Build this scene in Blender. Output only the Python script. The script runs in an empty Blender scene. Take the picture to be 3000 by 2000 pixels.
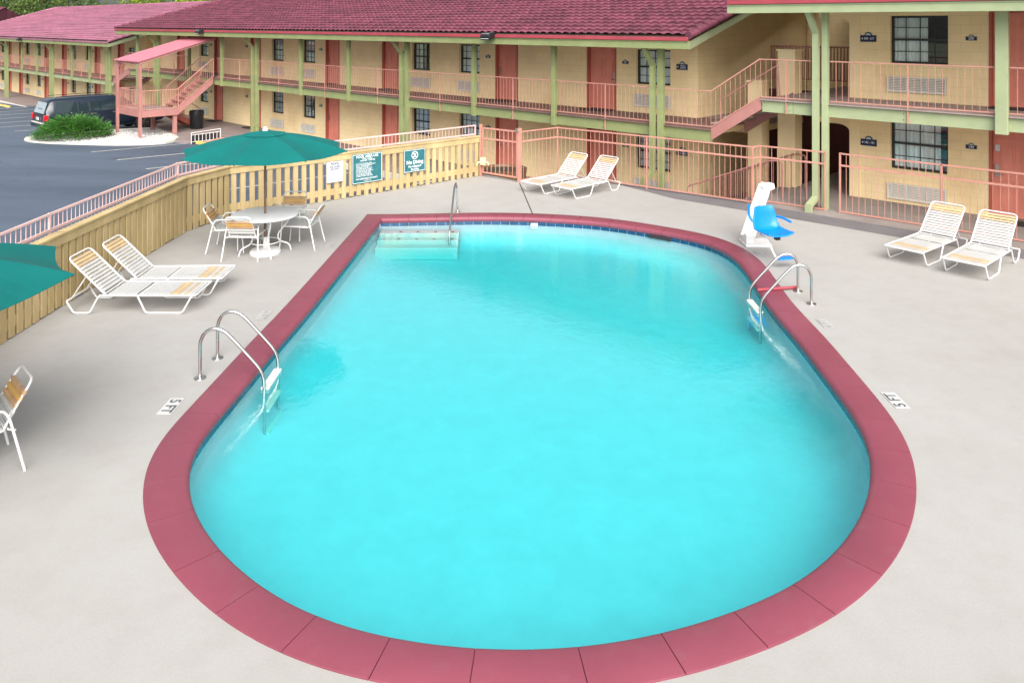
import bpy, bmesh, math, random
from mathutils import Matrix, Vector
random.seed(7)
R = math.radians; pi = math.pi
sc = bpy.context.scene
COL = sc.collection
# ------------------------------------------------------------------ frames
H = 4.25; FPX = 2350.0; HY = 66.0
OX, OY = 7.16, 18.1
UX, UY = .722, -.692
FT = Matrix.Translation((OX, OY, 0)) @ Matrix.Rotation(math.atan2(UY, UX), 4, 'Z')   # x = along the long facade, y = away, z = up
ID = Matrix.Identity(4)
def fac(x, off=0.0):            # distance along the facade plane seen at photo column x
    r = (x-1500)/FPX; ox = OX+off*.692; oy = OY+off*.722
    return (r*oy-ox)/(UX-r*UY)
def gnd(x, y, z=0.0):           # point of the horizontal plane z
    Z = FPX*(H-z)/(y-HY)
    return Vector(((x-1500)/FPX*Z, Z, z))
WM = {}
# ------------------------------------------------------------------ mesh builder
class MB:
    def __init__(s, T=None):
        s.v = []; s.f = []; s.mi = []; s.T = T or ID; s.m = 0
    def add(s, vs, fs, mi=None):
        n = len(s.v); T = s.T
        s.v += [T @ Vector(p) for p in vs]
        s.f += [tuple(i+n for i in f) for f in fs]
        s.mi += [s.m if mi is None else mi]*len(fs)
    def box(s, x0, x1, y0, y1, z0, z1, mi=None):
        vs = [(x, y, z) for z in (z0, z1) for y in (y0, y1) for x in (x0, x1)]
        s.add(vs, [(0,2,3,1),(4,5,7,6),(0,1,5,4),(2,6,7,3),(0,4,6,2),(1,3,7,5)], mi)
    def cbox(s, c, size, rot=None, mi=None):
        M = Matrix.Translation(c) @ (rot or ID)
        hx, hy, hz = size[0]/2, size[1]/2, size[2]/2
        vs = [M @ Vector((x*hx, y*hy, z*hz)) for z in (-1,1) for y in (-1,1) for x in (-1,1)]
        s.add(vs, [(0,2,3,1),(4,5,7,6),(0,1,5,4),(2,6,7,3),(0,4,6,2),(1,3,7,5)], mi)
    def beam(s, a, b, w, h, mi=None):      # box from a to b, w horizontal, h vertical-ish
        a = Vector(a); b = Vector(b); d = (b-a); L = d.length; d.normalize()
        up = Vector((0,0,1)) if abs(d.z) < .99 else Vector((0,1,0))
        side = d.cross(up).normalized(); u2 = side.cross(d)
        vs = []
        for p in (a, b):
            for q in ((-1,-1),(1,-1),(1,1),(-1,1)):
                vs.append(p + side*(q[0]*w/2) + u2*(q[1]*h/2))
        s.add(vs, [(0,1,2,3),(7,6,5,4),(0,4,5,1),(1,5,6,2),(2,6,7,3),(3,7,4,0)], mi)
    def tube(s, pts, r, n=8, closed=False, mi=None, bend=0, r2=None):
        pts = [Vector(p) for p in pts]
        if bend:
            pts = rounded(pts, bend, closed)
        m = len(pts); rings = []; prev = None
        for i, p in enumerate(pts):
            if closed: d = (pts[(i+1)%m]-pts[i-1])
            else: d = pts[min(i+1, m-1)]-pts[max(i-1, 0)]
            d.normalize()
            if prev is None:
                a = Vector((0,0,1)) if abs(d.z) < .9 else Vector((1,0,0))
                u = d.cross(a).normalized()
            else:
                u = (prev - d*prev.dot(d)).normalized()
            prev = u; w = d.cross(u)
            rr = r if r2 is None else r+(r2-r)*i/(m-1)
            rings.append([p+u*(rr*math.cos(2*pi*k/n))+w*(rr*math.sin(2*pi*k/n)) for k in range(n)])
        vs = [q for g in rings for q in g]; fs = []
        for i in range(m if closed else m-1):
            j = (i+1) % m
            for k in range(n):
                fs.append((i*n+k, i*n+(k+1)%n, j*n+(k+1)%n, j*n+k))
        if not closed:
            fs += [tuple(range(n))[::-1], tuple((m-1)*n+k for k in range(n))]
        s.add(vs, fs, mi)
    def cyl(s, c, r, h, n=24, r2=None, mi=None):
        r2 = r if r2 is None else r2
        vs = [(c[0]+r*math.cos(2*pi*k/n), c[1]+r*math.sin(2*pi*k/n), c[2]) for k in range(n)]
        vs += [(c[0]+r2*math.cos(2*pi*k/n), c[1]+r2*math.sin(2*pi*k/n), c[2]+h) for k in range(n)]
        s.add(vs, [(k,(k+1)%n,n+(k+1)%n,n+k) for k in range(n)]+[tuple(range(n))[::-1], tuple(range(n,2*n))], mi)
    def lathe(s, prof, n=24, c=(0,0,0), mi=None):
        vs = []; fs = []; m = len(prof)
        for (r, z) in prof:
            vs += [(c[0]+r*math.cos(2*pi*k/n), c[1]+r*math.sin(2*pi*k/n), c[2]+z) for k in range(n)]
        for i in range(m-1):
            for k in range(n): fs.append((i*n+k, i*n+(k+1)%n, (i+1)*n+(k+1)%n, (i+1)*n+k))
        fs += [tuple(range(n))[::-1], tuple((m-1)*n+k for k in range(n))]
        s.add(vs, fs, mi)
    def prism(s, poly, z0, z1, mi=None, axis='z'):
        n = len(poly)
        def P(a, b, c):
            return (a, b, c) if axis == 'z' else ((c, a, b) if axis == 'x' else (a, c, b))
        vs = [P(a, b, z0) for a, b in poly]+[P(a, b, z1) for a, b in poly]
        s.add(vs, [(k,(k+1)%n,n+(k+1)%n,n+k) for k in range(n)]+[tuple(range(n))[::-1], tuple(range(n,2*n))], mi)
    def build(s, name, mats, parent=None, smooth=False, bevel=0, origin=None, recalc=True):
        if parent is not None: W = WM[parent.name]
        else:
            if origin is None:
                xs = [p.x for p in s.v]; ys = [p.y for p in s.v]; zs = [p.z for p in s.v]
                origin = ((min(xs)+max(xs))/2, (min(ys)+max(ys))/2, min(zs))
            W = Matrix.Translation(origin)
        Wi = W.inverted()
        me = bpy.data.meshes.new(name)
        me.from_pydata([Wi @ p for p in s.v], [], s.f)
        if not isinstance(mats, (list, tuple)): mats = [mats]
        for m in mats: me.materials.append(m)
        me.polygons.foreach_set('material_index', s.mi)
        if recalc:
            bm = bmesh.new(); bm.from_mesh(me)
            bmesh.ops.recalc_face_normals(bm, faces=bm.faces[:]); bm.to_mesh(me); bm.free()
        if smooth:
            me.polygons.foreach_set('use_smooth', [True]*len(me.polygons))
            try: me.set_sharp_from_angle(angle=R(40))
            except Exception: pass
        me.update()
        o = bpy.data.objects.new(name, me); COL.objects.link(o)
        if parent is not None:
            o.parent = parent; WM[o.name] = W.copy()
        else:
            o.matrix_world = W; WM[o.name] = W.copy()
        if bevel:
            b = o.modifiers.new('edge', 'BEVEL'); b.width = bevel; b.segments = 2; b.limit_method = 'ANGLE'
        return o
def rounded(pts, r, closed=False, n=5):
    out = []; m = len(pts)
    for i, p in enumerate(pts):
        if not closed and i in (0, m-1): out.append(p); continue
        a = pts[i-1]; b = pts[(i+1) % m]
        d1 = (a-p); d2 = (b-p); q = min(r, d1.length*.49, d2.length*.49)
        p1 = p+d1.normalized()*q; p2 = p+d2.normalized()*q
        for k in range(n+1):
            t = k/n; out.append(p1*(1-t)**2+p*2*t*(1-t)+p2*t*t)
    return out
def tag(o, label=None, cat=None, group=None, kind=None):
    if label: o['label'] = label
    if cat: o['category'] = cat
    if group: o['group'] = group
    if kind: o['kind'] = kind
    return o
def root(name, M, label, cat, group=None):
    if not isinstance(M, Matrix): M = Matrix.Translation(M)
    o = bpy.data.objects.new(name, None); o.empty_display_size = .2
    COL.objects.link(o); o.matrix_world = M; WM[o.name] = M.copy()
    return tag(o, label, cat, group)
def dup(r, M, label=None, group=None):
    c = r.copy(); COL.objects.link(c); c.matrix_world = M; WM[c.name] = M.copy()
    if label: c['label'] = label
    if group: c['group'] = group
    def rec(src, dst):
        for ch in [o for o in list(bpy.data.objects) if o.parent == src]:
            d = ch.copy(); COL.objects.link(d); d.parent = dst
            rec(ch, d)
    rec(r, c)
    return c
def at(x, y, z=0, rz=0):
    return Matrix.Translation((x, y, z)) @ Matrix.Rotation(rz, 4, 'Z')
def text(name, s, size, mat, M, parent, align='CENTER', sx=1.0, bold=0.0):
    cu = bpy.data.curves.new('t', 'FONT'); cu.body = s; cu.size = size; cu.align_x = align; cu.align_y = 'CENTER'
    cu.extrude = 0.0; cu.offset = bold; cu.resolution_u = 3; cu.space_line = 1.0
    ob = bpy.data.objects.new('t', cu); COL.objects.link(ob)
    dg = bpy.context.evaluated_depsgraph_get()
    me = bpy.data.meshes.new_from_object(ob.evaluated_get(dg))
    mb = MB(M @ Matrix.Diagonal((sx, 1, 1, 1)))
    mb.add([v.co for v in me.vertices], [tuple(p.vertices) for p in me.polygons])
    bpy.data.objects.remove(ob); bpy.data.curves.remove(cu); bpy.data.meshes.remove(me)
    return mb.build(name, mat, parent, recalc=False)
# ------------------------------------------------------------------ materials
def mat(name, col, rough=.6, var=.12, scale=3.0, bump=.0, bscale=40.0, metal=0.0, col2=None, detail=6, spec=.5, trans=0.0, coat=0.0, stain=None, stretch=None):
    m = bpy.data.materials.new(name); m.use_nodes = True
    nt = m.node_tree; N = nt.nodes; L = nt.links
    b = N['Principled BSDF']
    b.inputs['Roughness'].default_value = rough; b.inputs['Metallic'].default_value = metal
    b.inputs['Specular IOR Level'].default_value = spec
    if coat: b.inputs['Coat Weight'].default_value = coat; b.inputs['Coat Roughness'].default_value = .05
    tc = N.new('ShaderNodeTexCoord'); mp = N.new('ShaderNodeMapping'); L.new(tc.outputs['Object'], mp.inputs[0])
    if stretch: mp.inputs['Scale'].default_value = stretch
    ns = N.new('ShaderNodeTexNoise'); ns.inputs['Scale'].default_value = scale; ns.inputs['Detail'].default_value = detail
    ns.inputs['Roughness'].default_value = .62
    L.new(mp.outputs[0], ns.inputs['Vector'])
    cr = N.new('ShaderNodeValToRGB'); L.new(ns.outputs['Fac'], cr.inputs[0])
    c2 = col2 or tuple(max(0, c*(1-var*1.6)) for c in col)
    c1 = tuple(min(1, c*(1+var*.6)) for c in col)
    cr.color_ramp.elements[0].position = .3; cr.color_ramp.elements[1].position = .7
    cr.color_ramp.elements[0].color = (*c2, 1); cr.color_ramp.elements[1].color = (*c1, 1)
    out = cr.outputs[0]
    if stain:
        n2 = N.new('ShaderNodeTexNoise'); n2.inputs['Scale'].default_value = stain[1]; n2.inputs['Detail'].default_value = 8
        L.new(mp.outputs[0], n2.inputs['Vector'])
        r2 = N.new('ShaderNodeValToRGB'); L.new(n2.outputs['Fac'], r2.inputs[0])
        r2.color_ramp.elements[0].position = stain[2]; r2.color_ramp.elements[1].position = stain[2]+.12
        r2.color_ramp.elements[0].color = (0,0,0,1); r2.color_ramp.elements[1].color = (stain[3],)*3+(1,)
        mx = N.new('ShaderNodeMix'); mx.data_type = 'RGBA'
        L.new(r2.outputs[0], mx.inputs[0]); L.new(out, mx.inputs[6]); mx.inputs[7].default_value = (*stain[0], 1)
        out = mx.outputs[2]
    L.new(out, b.inputs['Base Color'])
    if bump:
        n3 = N.new('ShaderNodeTexNoise'); n3.inputs['Scale'].default_value = bscale; n3.inputs['Detail'].default_value = 5
        L.new(mp.outputs[0], n3.inputs['Vector'])
        bp = N.new('ShaderNodeBump'); bp.inputs['Strength'].default_value = bump; bp.inputs['Distance'].default_value = .01
        L.new(n3.outputs['Fac'], bp.inputs['Height']); L.new(bp.outputs[0], b.inputs['Normal'])
    if trans: b.inputs['Transmission Weight'].default_value = trans
    return m
M = {}
M['wall'] = mat('yellow_stucco', (.90, .72, .42), .85, .06, 1.2, .25, 60, stain=((.72,.53,.26), .7, .56, .5))
M['walltrim'] = mat('cream_trim', (.88, .71, .42), .8, .05, 2, .15, 50)
M['green'] = mat('green_paint', (.25, .285, .125), .55, .10, 2.5, .12, 30, stain=((.16,.20,.09), 3, .6, .5))
M['greenp'] = mat('pale_green_paint', (.34, .39, .225), .55, .09, 2.0, .1, 30, stain=((.22,.29,.15), 2, .6, .5))
M['redtrim'] = mat('red_gutter_paint', (.36, .055, .075), .5, .12, 3, .05, 30)
M['door'] = mat('salmon_door_paint', (.72, .25, .185), .5, .07, 2.5, .04, 40)
M['doorframe'] = mat('salmon_frame_paint', (.42, .11, .075), .5, .08, 3)
M['rail'] = mat('pink_rail_paint', (.52, .25, .20), .5, .10, 3, 0)
M['railp'] = mat('pale_pink_rail_paint', (.70, .47, .45), .5, .08, 3, 0)
M['stair'] = mat('salmon_stair_paint', (.40, .18, .165), .55, .10, 2.5, .05, 30)
M['canopy'] = mat('pink_canopy_paint', (.44, .145, .185), .45, .08, 3)
M['floor'] = mat('brown_floor_paint', (.20, .115, .105), .7, .15, 2.5, .1, 40)
M['floorp'] = mat('grey_pink_floor_paint', (.33, .25, .24), .7, .12, 2.5, .1, 40)
M['black'] = mat('black_window_frame', (.02, .024, .024), .4, .1, 5)
M['curtain'] = mat('white_curtain', (.93, .95, .94), .9, .12, 1.5, .1, 20, stretch=(8, 1, .3))
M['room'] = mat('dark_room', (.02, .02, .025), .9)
M['grille'] = mat('cream_grille', (.70, .68, .62), .5, .05, 4)
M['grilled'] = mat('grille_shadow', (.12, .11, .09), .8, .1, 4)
M['navy'] = mat('navy_plaque', (.012, .018, .07), .4, .05, 5)
M['white'] = mat('white_paint', (.66, .665, .665), .35, .03, 4)
M['plate'] = mat('white_plate', (.54, .545, .545), .4, .03, 4)
M['txw'] = mat('white_lettering', (.80, .82, .84), .5, 0, 4)
M['txk'] = mat('dark_lettering', (.09, .09, .10), .5, 0, 4)
M['platef'] = mat('worn_plate', (.41, .405, .395), .6, .04, 6)
M['txg'] = mat('faded_lettering', (.27, .28, .29), .6, .2, 8)
M['sky_em'] = mat('pale_blue_emblem', (.40, .58, .62), .5, 0.02, 4)
M['steel'] = mat('stainless_steel', (.60, .60, .59), .24, .04, 6, 0, metal=1.0)
M['metal'] = mat('satin_nickel', (.55, .55, .53), .3, .04, 6, 0, metal=1.0)
M['strap'] = mat('white_vinyl_strap', (.50, .505, .50), .4, .03, 6)
M['tan'] = mat('tan_vinyl_strap', (.50, .31, .17), .45, .18, 5)
M['tanl'] = mat('pale_tan_vinyl_strap', (.55, .41, .26), .45, .12, 5)
M['goldl'] = mat('pale_gold_vinyl_strap', (.62, .45, .24), .45, .08, 5)
M['gold'] = mat('gold_vinyl_strap', (.58, .34, .10), .45, .08, 5)
M['teal'] = mat('teal_canvas', (.0, .125, .117), .75, .06, 2.5, .08, 120, spec=.25)
M['wood'] = mat('varnished_wood_pole', (.20, .11, .06), .4, .2, 4, stretch=(6, 6, .4))
M['fwood'] = mat('cream_painted_boards', (.49, .375, .185), .7, .14, 2.2, .3, 18, stain=((.55,.43,.24), 2.2, .56, .6), stretch=(1, 1, .35))
M['dirt'] = mat('dark_gap', (.05, .045, .03), .95, .3, 4)
M['bluep'] = mat('blue_plastic', (.0, .20, .78), .3, .04, 4)
M['bag'] = mat('black_plastic', (.012, .013, .016), .35, .3, 8, .2, 30)
M['rubber'] = mat('black_rubber_mat', (.025, .022, .02), .9, .3, 8, .3, 60)
M['carp'] = mat('navy_car_paint', (.006, .014, .028), .3, .05, 3, 0, metal=0, coat=.35)
M['carbk'] = mat('black_car_trim', (.012, .012, .014), .4, .1, 5)
M['tyre'] = mat('tyre_rubber', (.018, .018, .018), .85, .1, 8)
M['red'] = mat('red_lens', (.55, .01, .02), .2, .1, 6, coat=.5)
M['yellow'] = mat('yellow_kerb_paint', (.72, .50, .13), .7, .18, 4, .2, 30)
M['kerb'] = mat('kerb_concrete', (.55, .53, .48), .85, .12, 2, .2, 30)
M['sidewalk'] = mat('brown_grey_concrete', (.23, .185, .175), .85, .12, 1.2, .15, 40)
M['ramp'] = mat('faded_red_ramp', (.48, .22, .17), .8, .1, 1.5, .1, 30)
M['line'] = mat('stall_line_paint', (.56, .55, .48), .8, .2, 5)
M['roofboard'] = mat('rake_board_paint', (.22, .25, .15), .6, .1, 2)
M['soffit'] = mat('soffit_paint', (.66, .50, .27), .8, .08, 2)
M['glassbk'] = mat('dark_car_glass', (.015, .03, .035), .06, .1, 4, spec=.8)
M['dkwall'] = mat('maroon_passage_shade', (.10, .03, .025), .9, .1, 2)

# faint block coursing under the wall paint
_m = M['wall']; _N = _m.node_tree.nodes; _L = _m.node_tree.links; _b = _N['Principled BSDF']
_src = _b.inputs['Base Color'].links[0].from_socket
_tc = _N.new('ShaderNodeTexCoord'); _sx = _N.new('ShaderNodeSeparateXYZ'); _L.new(_tc.outputs['Object'], _sx.inputs[0])
_cb = _N.new('ShaderNodeCombineXYZ'); _L.new(_sx.outputs['X'], _cb.inputs[0]); _L.new(_sx.outputs['Z'], _cb.inputs[1])
_br = _N.new('ShaderNodeTexBrick'); _L.new(_cb.outputs[0], _br.inputs['Vector'])
_br.inputs['Color1'].default_value = (1,1,1,1); _br.inputs['Color2'].default_value = (.96,.96,.95,1); _br.inputs['Mortar'].default_value = (.80,.78,.74,1)
_br.inputs['Scale'].default_value = 1.0; _br.inputs['Mortar Size'].default_value = .008; _br.inputs['Mortar Smooth'].default_value = .6
_br.inputs['Brick Width'].default_value = .4; _br.inputs['Row Height'].default_value = .2
_mx = _N.new('ShaderNodeMix'); _mx.data_type = 'RGBA'; _mx.blend_type = 'MULTIPLY'; _mx.inputs[0].default_value = .7
_L.new(_src, _mx.inputs[6]); _L.new(_br.outputs['Color'], _mx.inputs[7]); _L.new(_mx.outputs[2], _b.inputs['Base Color'])
def principled(name):
    m = bpy.data.materials.new(name); m.use_nodes = True
    return m, m.node_tree.nodes, m.node_tree.links, m.node_tree.nodes['Principled BSDF']
def ramp(N, p0, c0, p1, c1):
    r = N.new('ShaderNodeValToRGB'); e = r.color_ramp.elements
    e[0].position = p0; e[1].position = p1; e[0].color = (*c0, 1); e[1].color = (*c1, 1); return r
def noise(N, L, src, sc_, det=6, rough=.6):
    n = N.new('ShaderNodeTexNoise'); n.inputs['Scale'].default_value = sc_; n.inputs['Detail'].default_value = det
    n.inputs['Roughness'].default_value = rough; L.new(src, n.inputs['Vector']); return n
def mix(N, L, f, a, b, mode='MIX'):
    x = N.new('ShaderNodeMix'); x.data_type = 'RGBA'; x.blend_type = mode
    for v, i in ((f, 0), (a, 6), (b, 7)):
        if isinstance(v, (int, float)): x.inputs[i].default_value = v
        elif isinstance(v, tuple): x.inputs[i].default_value = (*v, 1)
        else: L.new(v, x.inputs[i])
    return x.outputs[2]
# deck concrete: broad dirt blotches, fine speckle
m, N, L, b = principled('beige_deck_concrete'); tc = N.new('ShaderNodeTexCoord').outputs['Object']
n1 = noise(N, L, tc, .35, 7); r1 = ramp(N, .3, (.345,.334,.32), .7, (.38,.372,.36)); L.new(n1.outputs[0], r1.inputs[0])
n2 = noise(N, L, tc, 2.3, 9, .7); r2 = ramp(N, .36, (.91,.895,.875), .56, (1,1,1)); L.new(n2.outputs[0], r2.inputs[0])
c = mix(N, L, .55, r1.outputs[0], r2.outputs[0], 'MULTIPLY')
n3 = noise(N, L, tc, 55, 3); r3 = ramp(N, .3, (.88,.88,.88), .6, (1,1,1)); L.new(n3.outputs[0], r3.inputs[0])
c = mix(N, L, .6, c, r3.outputs[0], 'MULTIPLY')
n5 = noise(N, L, tc, 1.1, 10, .75); r5 = ramp(N, .62, (1,1,1), .70, (.72,.68,.64)); L.new(n5.outputs[0], r5.inputs[0])
c = mix(N, L, .18, c, r5.outputs[0], 'MULTIPLY')
L.new(c, b.inputs['Base Color']); b.inputs['Roughness'].default_value = .8
n4 = noise(N, L, tc, 90, 4); bp = N.new('ShaderNodeBump'); bp.inputs['Strength'].default_value = .25; bp.inputs['Distance'].default_value = .004
L.new(n4.outputs[0], bp.inputs['Height']); L.new(bp.outputs[0], b.inputs['Normal']); M['deck'] = m
# asphalt, worn; the sky's reflection is put into its bluish base colour
m, N, L, b = principled('sky_tinted_asphalt'); tc = N.new('ShaderNodeTexCoord').outputs['Object']
mp = N.new('ShaderNodeMapping'); mp.inputs['Rotation'].default_value = (0,0,R(20)); mp.inputs['Scale'].default_value = (.25, 1.2, 1); L.new(tc, mp.inputs[0])
n1 = noise(N, L, mp.outputs[0], .5, 7); r1 = ramp(N, .3, (.055,.078,.112), .7, (.092,.123,.172)); L.new(n1.outputs[0], r1.inputs[0])
n2 = noise(N, L, tc, 40, 3); r2 = ramp(N, .3, (.75,.75,.75), .7, (1.1,1.1,1.1)); L.new(n2.outputs[0], r2.inputs[0])
c = mix(N, L, .7, r1.outputs[0], r2.outputs[0], 'MULTIPLY')
n7 = noise(N, L, tc, .45, 9, .75); r7 = ramp(N, .55, (1,1,1), .66, (.68,.69,.72)); L.new(n7.outputs[0], r7.inputs[0]); c = mix(N, L, .7, c, r7.outputs[0], 'MULTIPLY')
vo = N.new('ShaderNodeTexVoronoi'); vo.feature = 'DISTANCE_TO_EDGE'; vo.inputs['Scale'].default_value = .11
n6 = noise(N, L, tc, .6, 6); va = N.new('ShaderNodeVectorMath'); va.operation = 'MULTIPLY_ADD'; va.inputs[1].default_value = (2.2,2.2,0)
L.new(n6.outputs['Color'], va.inputs[0]); L.new(tc, va.inputs[2]); L.new(va.outputs[0], vo.inputs['Vector'])
r3 = ramp(N, .0, (.62,.62,.62), .0025, (1,1,1)); L.new(vo.outputs[0], r3.inputs[0])
c = mix(N, L, .8, c, r3.outputs[0], 'MULTIPLY')
L.new(c, b.inputs['Base Color']); b.inputs['Roughness'].default_value = .62
bp = N.new('ShaderNodeBump'); bp.inputs['Strength'].default_value = .3; bp.inputs['Distance'].default_value = .004
L.new(n2.outputs[0], bp.inputs['Height']); L.new(bp.outputs[0], b.inputs['Normal']); M['asphalt'] = m
# coping
M['coping'] = mat('red_painted_coping', (.225, .050, .078), .5, .09, .9, .25, 70, stain=((.215,.065,.088), 6, .57, .5))
M['copingdark'] = mat('coping_joint', (.16, .03, .04), .8)
M['plaster'] = mat('pool_plaster', (.53, .555, .60), .7, .045, 3.2, .1, 8)
M['stepw'] = mat('white_pool_step', (.50, .52, .52), .6, .03, 2)
M['navytile'] = mat('navy_glazed_tile', (.010, .06, .15), .2, .35, 6)
M['grout'] = mat('pale_grout', (.22, .30, .36), .7, .1, 5)
M['walkdark'] = mat('dark_grey_walkway', (.165, .155, .165), .8, .15, 1.0, .2, 50)
M['walkgrey'] = mat('grey_brown_walkway', (.27, .235, .22), .8, .15, 1.2, .2, 50)
# roof tile paint, per-tile variation from world-scaled cells + grime streaks
def tilemat(name, dark, light, grime):
    m, N, L, b = principled(name); tc = N.new('ShaderNodeTexCoord').outputs['Object']
    mp = N.new('ShaderNodeMapping'); mp.inputs['Scale'].default_value = (3.6, 2.75, 0); L.new(tc, mp.inputs[0])
    fl = N.new('ShaderNodeVectorMath'); fl.operation = 'FLOOR'; L.new(mp.outputs[0], fl.inputs[0])
    wn = N.new('ShaderNodeTexWhiteNoise'); L.new(fl.outputs[0], wn.inputs['Vector'])
    r1 = ramp(N, 0, dark, 1, light); L.new(wn.outputs['Value'], r1.inputs[0])
    mp2 = N.new('ShaderNodeMapping'); mp2.inputs['Scale'].default_value = (.25, 1.4, 1); L.new(tc, mp2.inputs[0])
    n1 = noise(N, L, mp2.outputs[0], .9, 8, .7); r2 = ramp(N, .42, (.62,.66,.60), .6, (1.12,1.05,1.05)); L.new(n1.outputs[0], r2.inputs[0])
    c = mix(N, L, grime, r1.outputs[0], r2.outputs[0], 'MULTIPLY')
    n2 = noise(N, L, tc, 7, 6, .7); r3 = ramp(N, .35, (.72,.72,.72), .62, (1,1,1)); L.new(n2.outputs[0], r3.inputs[0])
    c = mix(N, L, .7, c, r3.outputs[0], 'MULTIPLY')
    L.new(c, b.inputs['Base Color']); b.inputs['Roughness'].default_value = .65; b.inputs['Specular IOR Level'].default_value = .3
    return m
M['tile'] = tilemat('red_roof_tile', (.14,.041,.066), (.225,.064,.102), .5)
M['tilep'] = tilemat('pink_roof_tile', (.31,.12,.18), (.40,.165,.245), .5)
M['tilek'] = mat('dark_eave_strip', (.05, .035, .035), .9, .5, 6)
# window glass: dark reflective sheet you can see curtains through
m = bpy.data.materials.new('window_glass'); m.use_nodes = True; N = m.node_tree.nodes; L = m.node_tree.links; N.clear()
o = N.new('ShaderNodeOutputMaterial'); tr = N.new('ShaderNodeBsdfTransparent'); tr.inputs[0].default_value = (.95,.98,.98,1)
gl = N.new('ShaderNodeBsdfGlossy'); gl.inputs['Roughness'].default_value = .02; gl.inputs[0].default_value = (.9,.95,.97,1)
lw = N.new('ShaderNodeLayerWeight'); lw.inputs[0].default_value = .25
ma = N.new('ShaderNodeMath'); ma.operation = 'MULTIPLY_ADD'; ma.inputs[1].default_value = .5; ma.inputs[2].default_value = .06; L.new(lw.outputs['Fresnel'], ma.inputs[0])
ms = N.new('ShaderNodeMixShader'); L.new(ma.outputs[0], ms.inputs[0]); L.new(tr.outputs[0], ms.inputs[1]); L.new(gl.outputs[0], ms.inputs[2]); L.new(ms.outputs[0], o.inputs[0])
M['glass'] = m
# water: see-through surface with Schlick reflection, small ripples, absorbing body
m = bpy.data.materials.new('pool_water'); m.use_nodes = True; N = m.node_tree.nodes; L = m.node_tree.links; N.clear()
o = N.new('ShaderNodeOutputMaterial'); tc = N.new('ShaderNodeTexCoord').outputs['Object']
mp = N.new('ShaderNodeMapping'); mp.inputs['Scale'].default_value = (1, .8, 1); mp.inputs['Rotation'].default_value = (0,0,R(15)); L.new(tc, mp.inputs[0])
n1 = noise(N, L, mp.outputs[0], 3.2, 3, .5); n1.inputs['Distortion'].default_value = 1.2
n2 = noise(N, L, mp.outputs[0], 11, 4, .55); n2.inputs['Distortion'].default_value = .8
ad = N.new('ShaderNodeMath'); ad.operation = 'MULTIPLY_ADD'; ad.inputs[1].default_value = .9; L.new(n2.outputs[0], ad.inputs[0]); L.new(n1.outputs[0], ad.inputs[2])
bp = N.new('ShaderNodeBump'); bp.inputs['Strength'].default_value = .4; bp.inputs['Distance'].default_value = .0055; L.new(ad.outputs[0], bp.inputs['Height'])
ge = N.new('ShaderNodeNewGeometry'); dt = N.new('ShaderNodeVectorMath'); dt.operation = 'DOT_PRODUCT'
L.new(bp.outputs[0], dt.inputs[0]); L.new(ge.outputs['Incoming'], dt.inputs[1])
ab = N.new('ShaderNodeMath'); ab.operation = 'ABSOLUTE'; L.new(dt.outputs['Value'], ab.inputs[0])
om = N.new('ShaderNodeMath'); om.operation = 'SUBTRACT'; om.inputs[0].default_value = 1; om.use_clamp = True; L.new(ab.outputs[0], om.inputs[1])
pw = N.new('ShaderNodeMath'); pw.operation = 'POWER'; pw.inputs[1].default_value = 3.6; L.new(om.outputs[0], pw.inputs[0])
fr = N.new('ShaderNodeMath'); fr.operation = 'MULTIPLY_ADD'; fr.inputs[1].default_value = .96; fr.inputs[2].default_value = .05; fr.use_clamp = True; L.new(pw.outputs[0], fr.inputs[0])
tr = N.new('ShaderNodeBsdfTransparent'); gl = N.new('ShaderNodeBsdfGlossy'); gl.inputs['Roughness'].default_value = .04; L.new(bp.outputs[0], gl.inputs['Normal'])
ms = N.new('ShaderNodeMixShader'); L.new(fr.outputs[0], ms.inputs[0]); L.new(tr.outputs[0], ms.inputs[1]); L.new(gl.outputs[0], ms.inputs[2]); L.new(ms.outputs[0], o.inputs[0])
va = N.new('ShaderNodeVolumeAbsorption'); va.inputs['Color'].default_value = (0, .967, .975, 1); va.inputs['Density'].default_value = 1.25; L.new(va.outputs[0], o.inputs['Volume'])
M['water'] = m
def leafmat(name, cols, tr=.25):
    m = bpy.data.materials.new(name); m.use_nodes = True; N = m.node_tree.nodes; L = m.node_tree.links; b = N['Principled BSDF']
    g = N.new('ShaderNodeNewGeometry'); r = N.new('ShaderNodeValToRGB'); L.new(g.outputs['Random Per Island'], r.inputs[0])
    e = r.color_ramp.elements; e[0].color = (*cols[0], 1); e[1].color = (*cols[-1], 1)
    for i, c in enumerate(cols[1:-1]): q = e.new((i+1)/(len(cols)-1)); q.color = (*c, 1)
    tc = N.new('ShaderNodeTexCoord').outputs['Object']; n = noise(N, L, tc, .9, 4); r2 = ramp(N, .35, (.55,.6,.5), .65, (1.25,1.2,1.1)); L.new(n.outputs[0], r2.inputs[0])
    c = mix(N, L, 1.0, r.outputs[0], r2.outputs[0], 'MULTIPLY')
    L.new(c, b.inputs['Base Color']); b.inputs['Roughness'].default_value = .6; b.inputs['Specular IOR Level'].default_value = .25
    t = N.new('ShaderNodeBsdfTranslucent'); L.new(c, t.inputs[0]); ms = N.new('ShaderNodeMixShader'); ms.inputs[0].default_value = tr
    L.new(b.outputs[0], ms.inputs[1]); L.new(t.outputs[0], ms.inputs[2]); L.new(ms.outputs[0], N['Material Output'].inputs[0]); return m
M['juniper'] = leafmat('juniper_green', [(.05,.15,.03), (.10,.29,.06), (.17,.42,.09)])
M['leafd'] = leafmat('dark_tree_leaves', [(.03,.07,.02), (.07,.13,.035), (.12,.19,.05)])
M['leafy'] = leafmat('yellow_green_leaves', [(.10,.18,.02), (.26,.36,.03), (.42,.48,.06)], .35)
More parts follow.
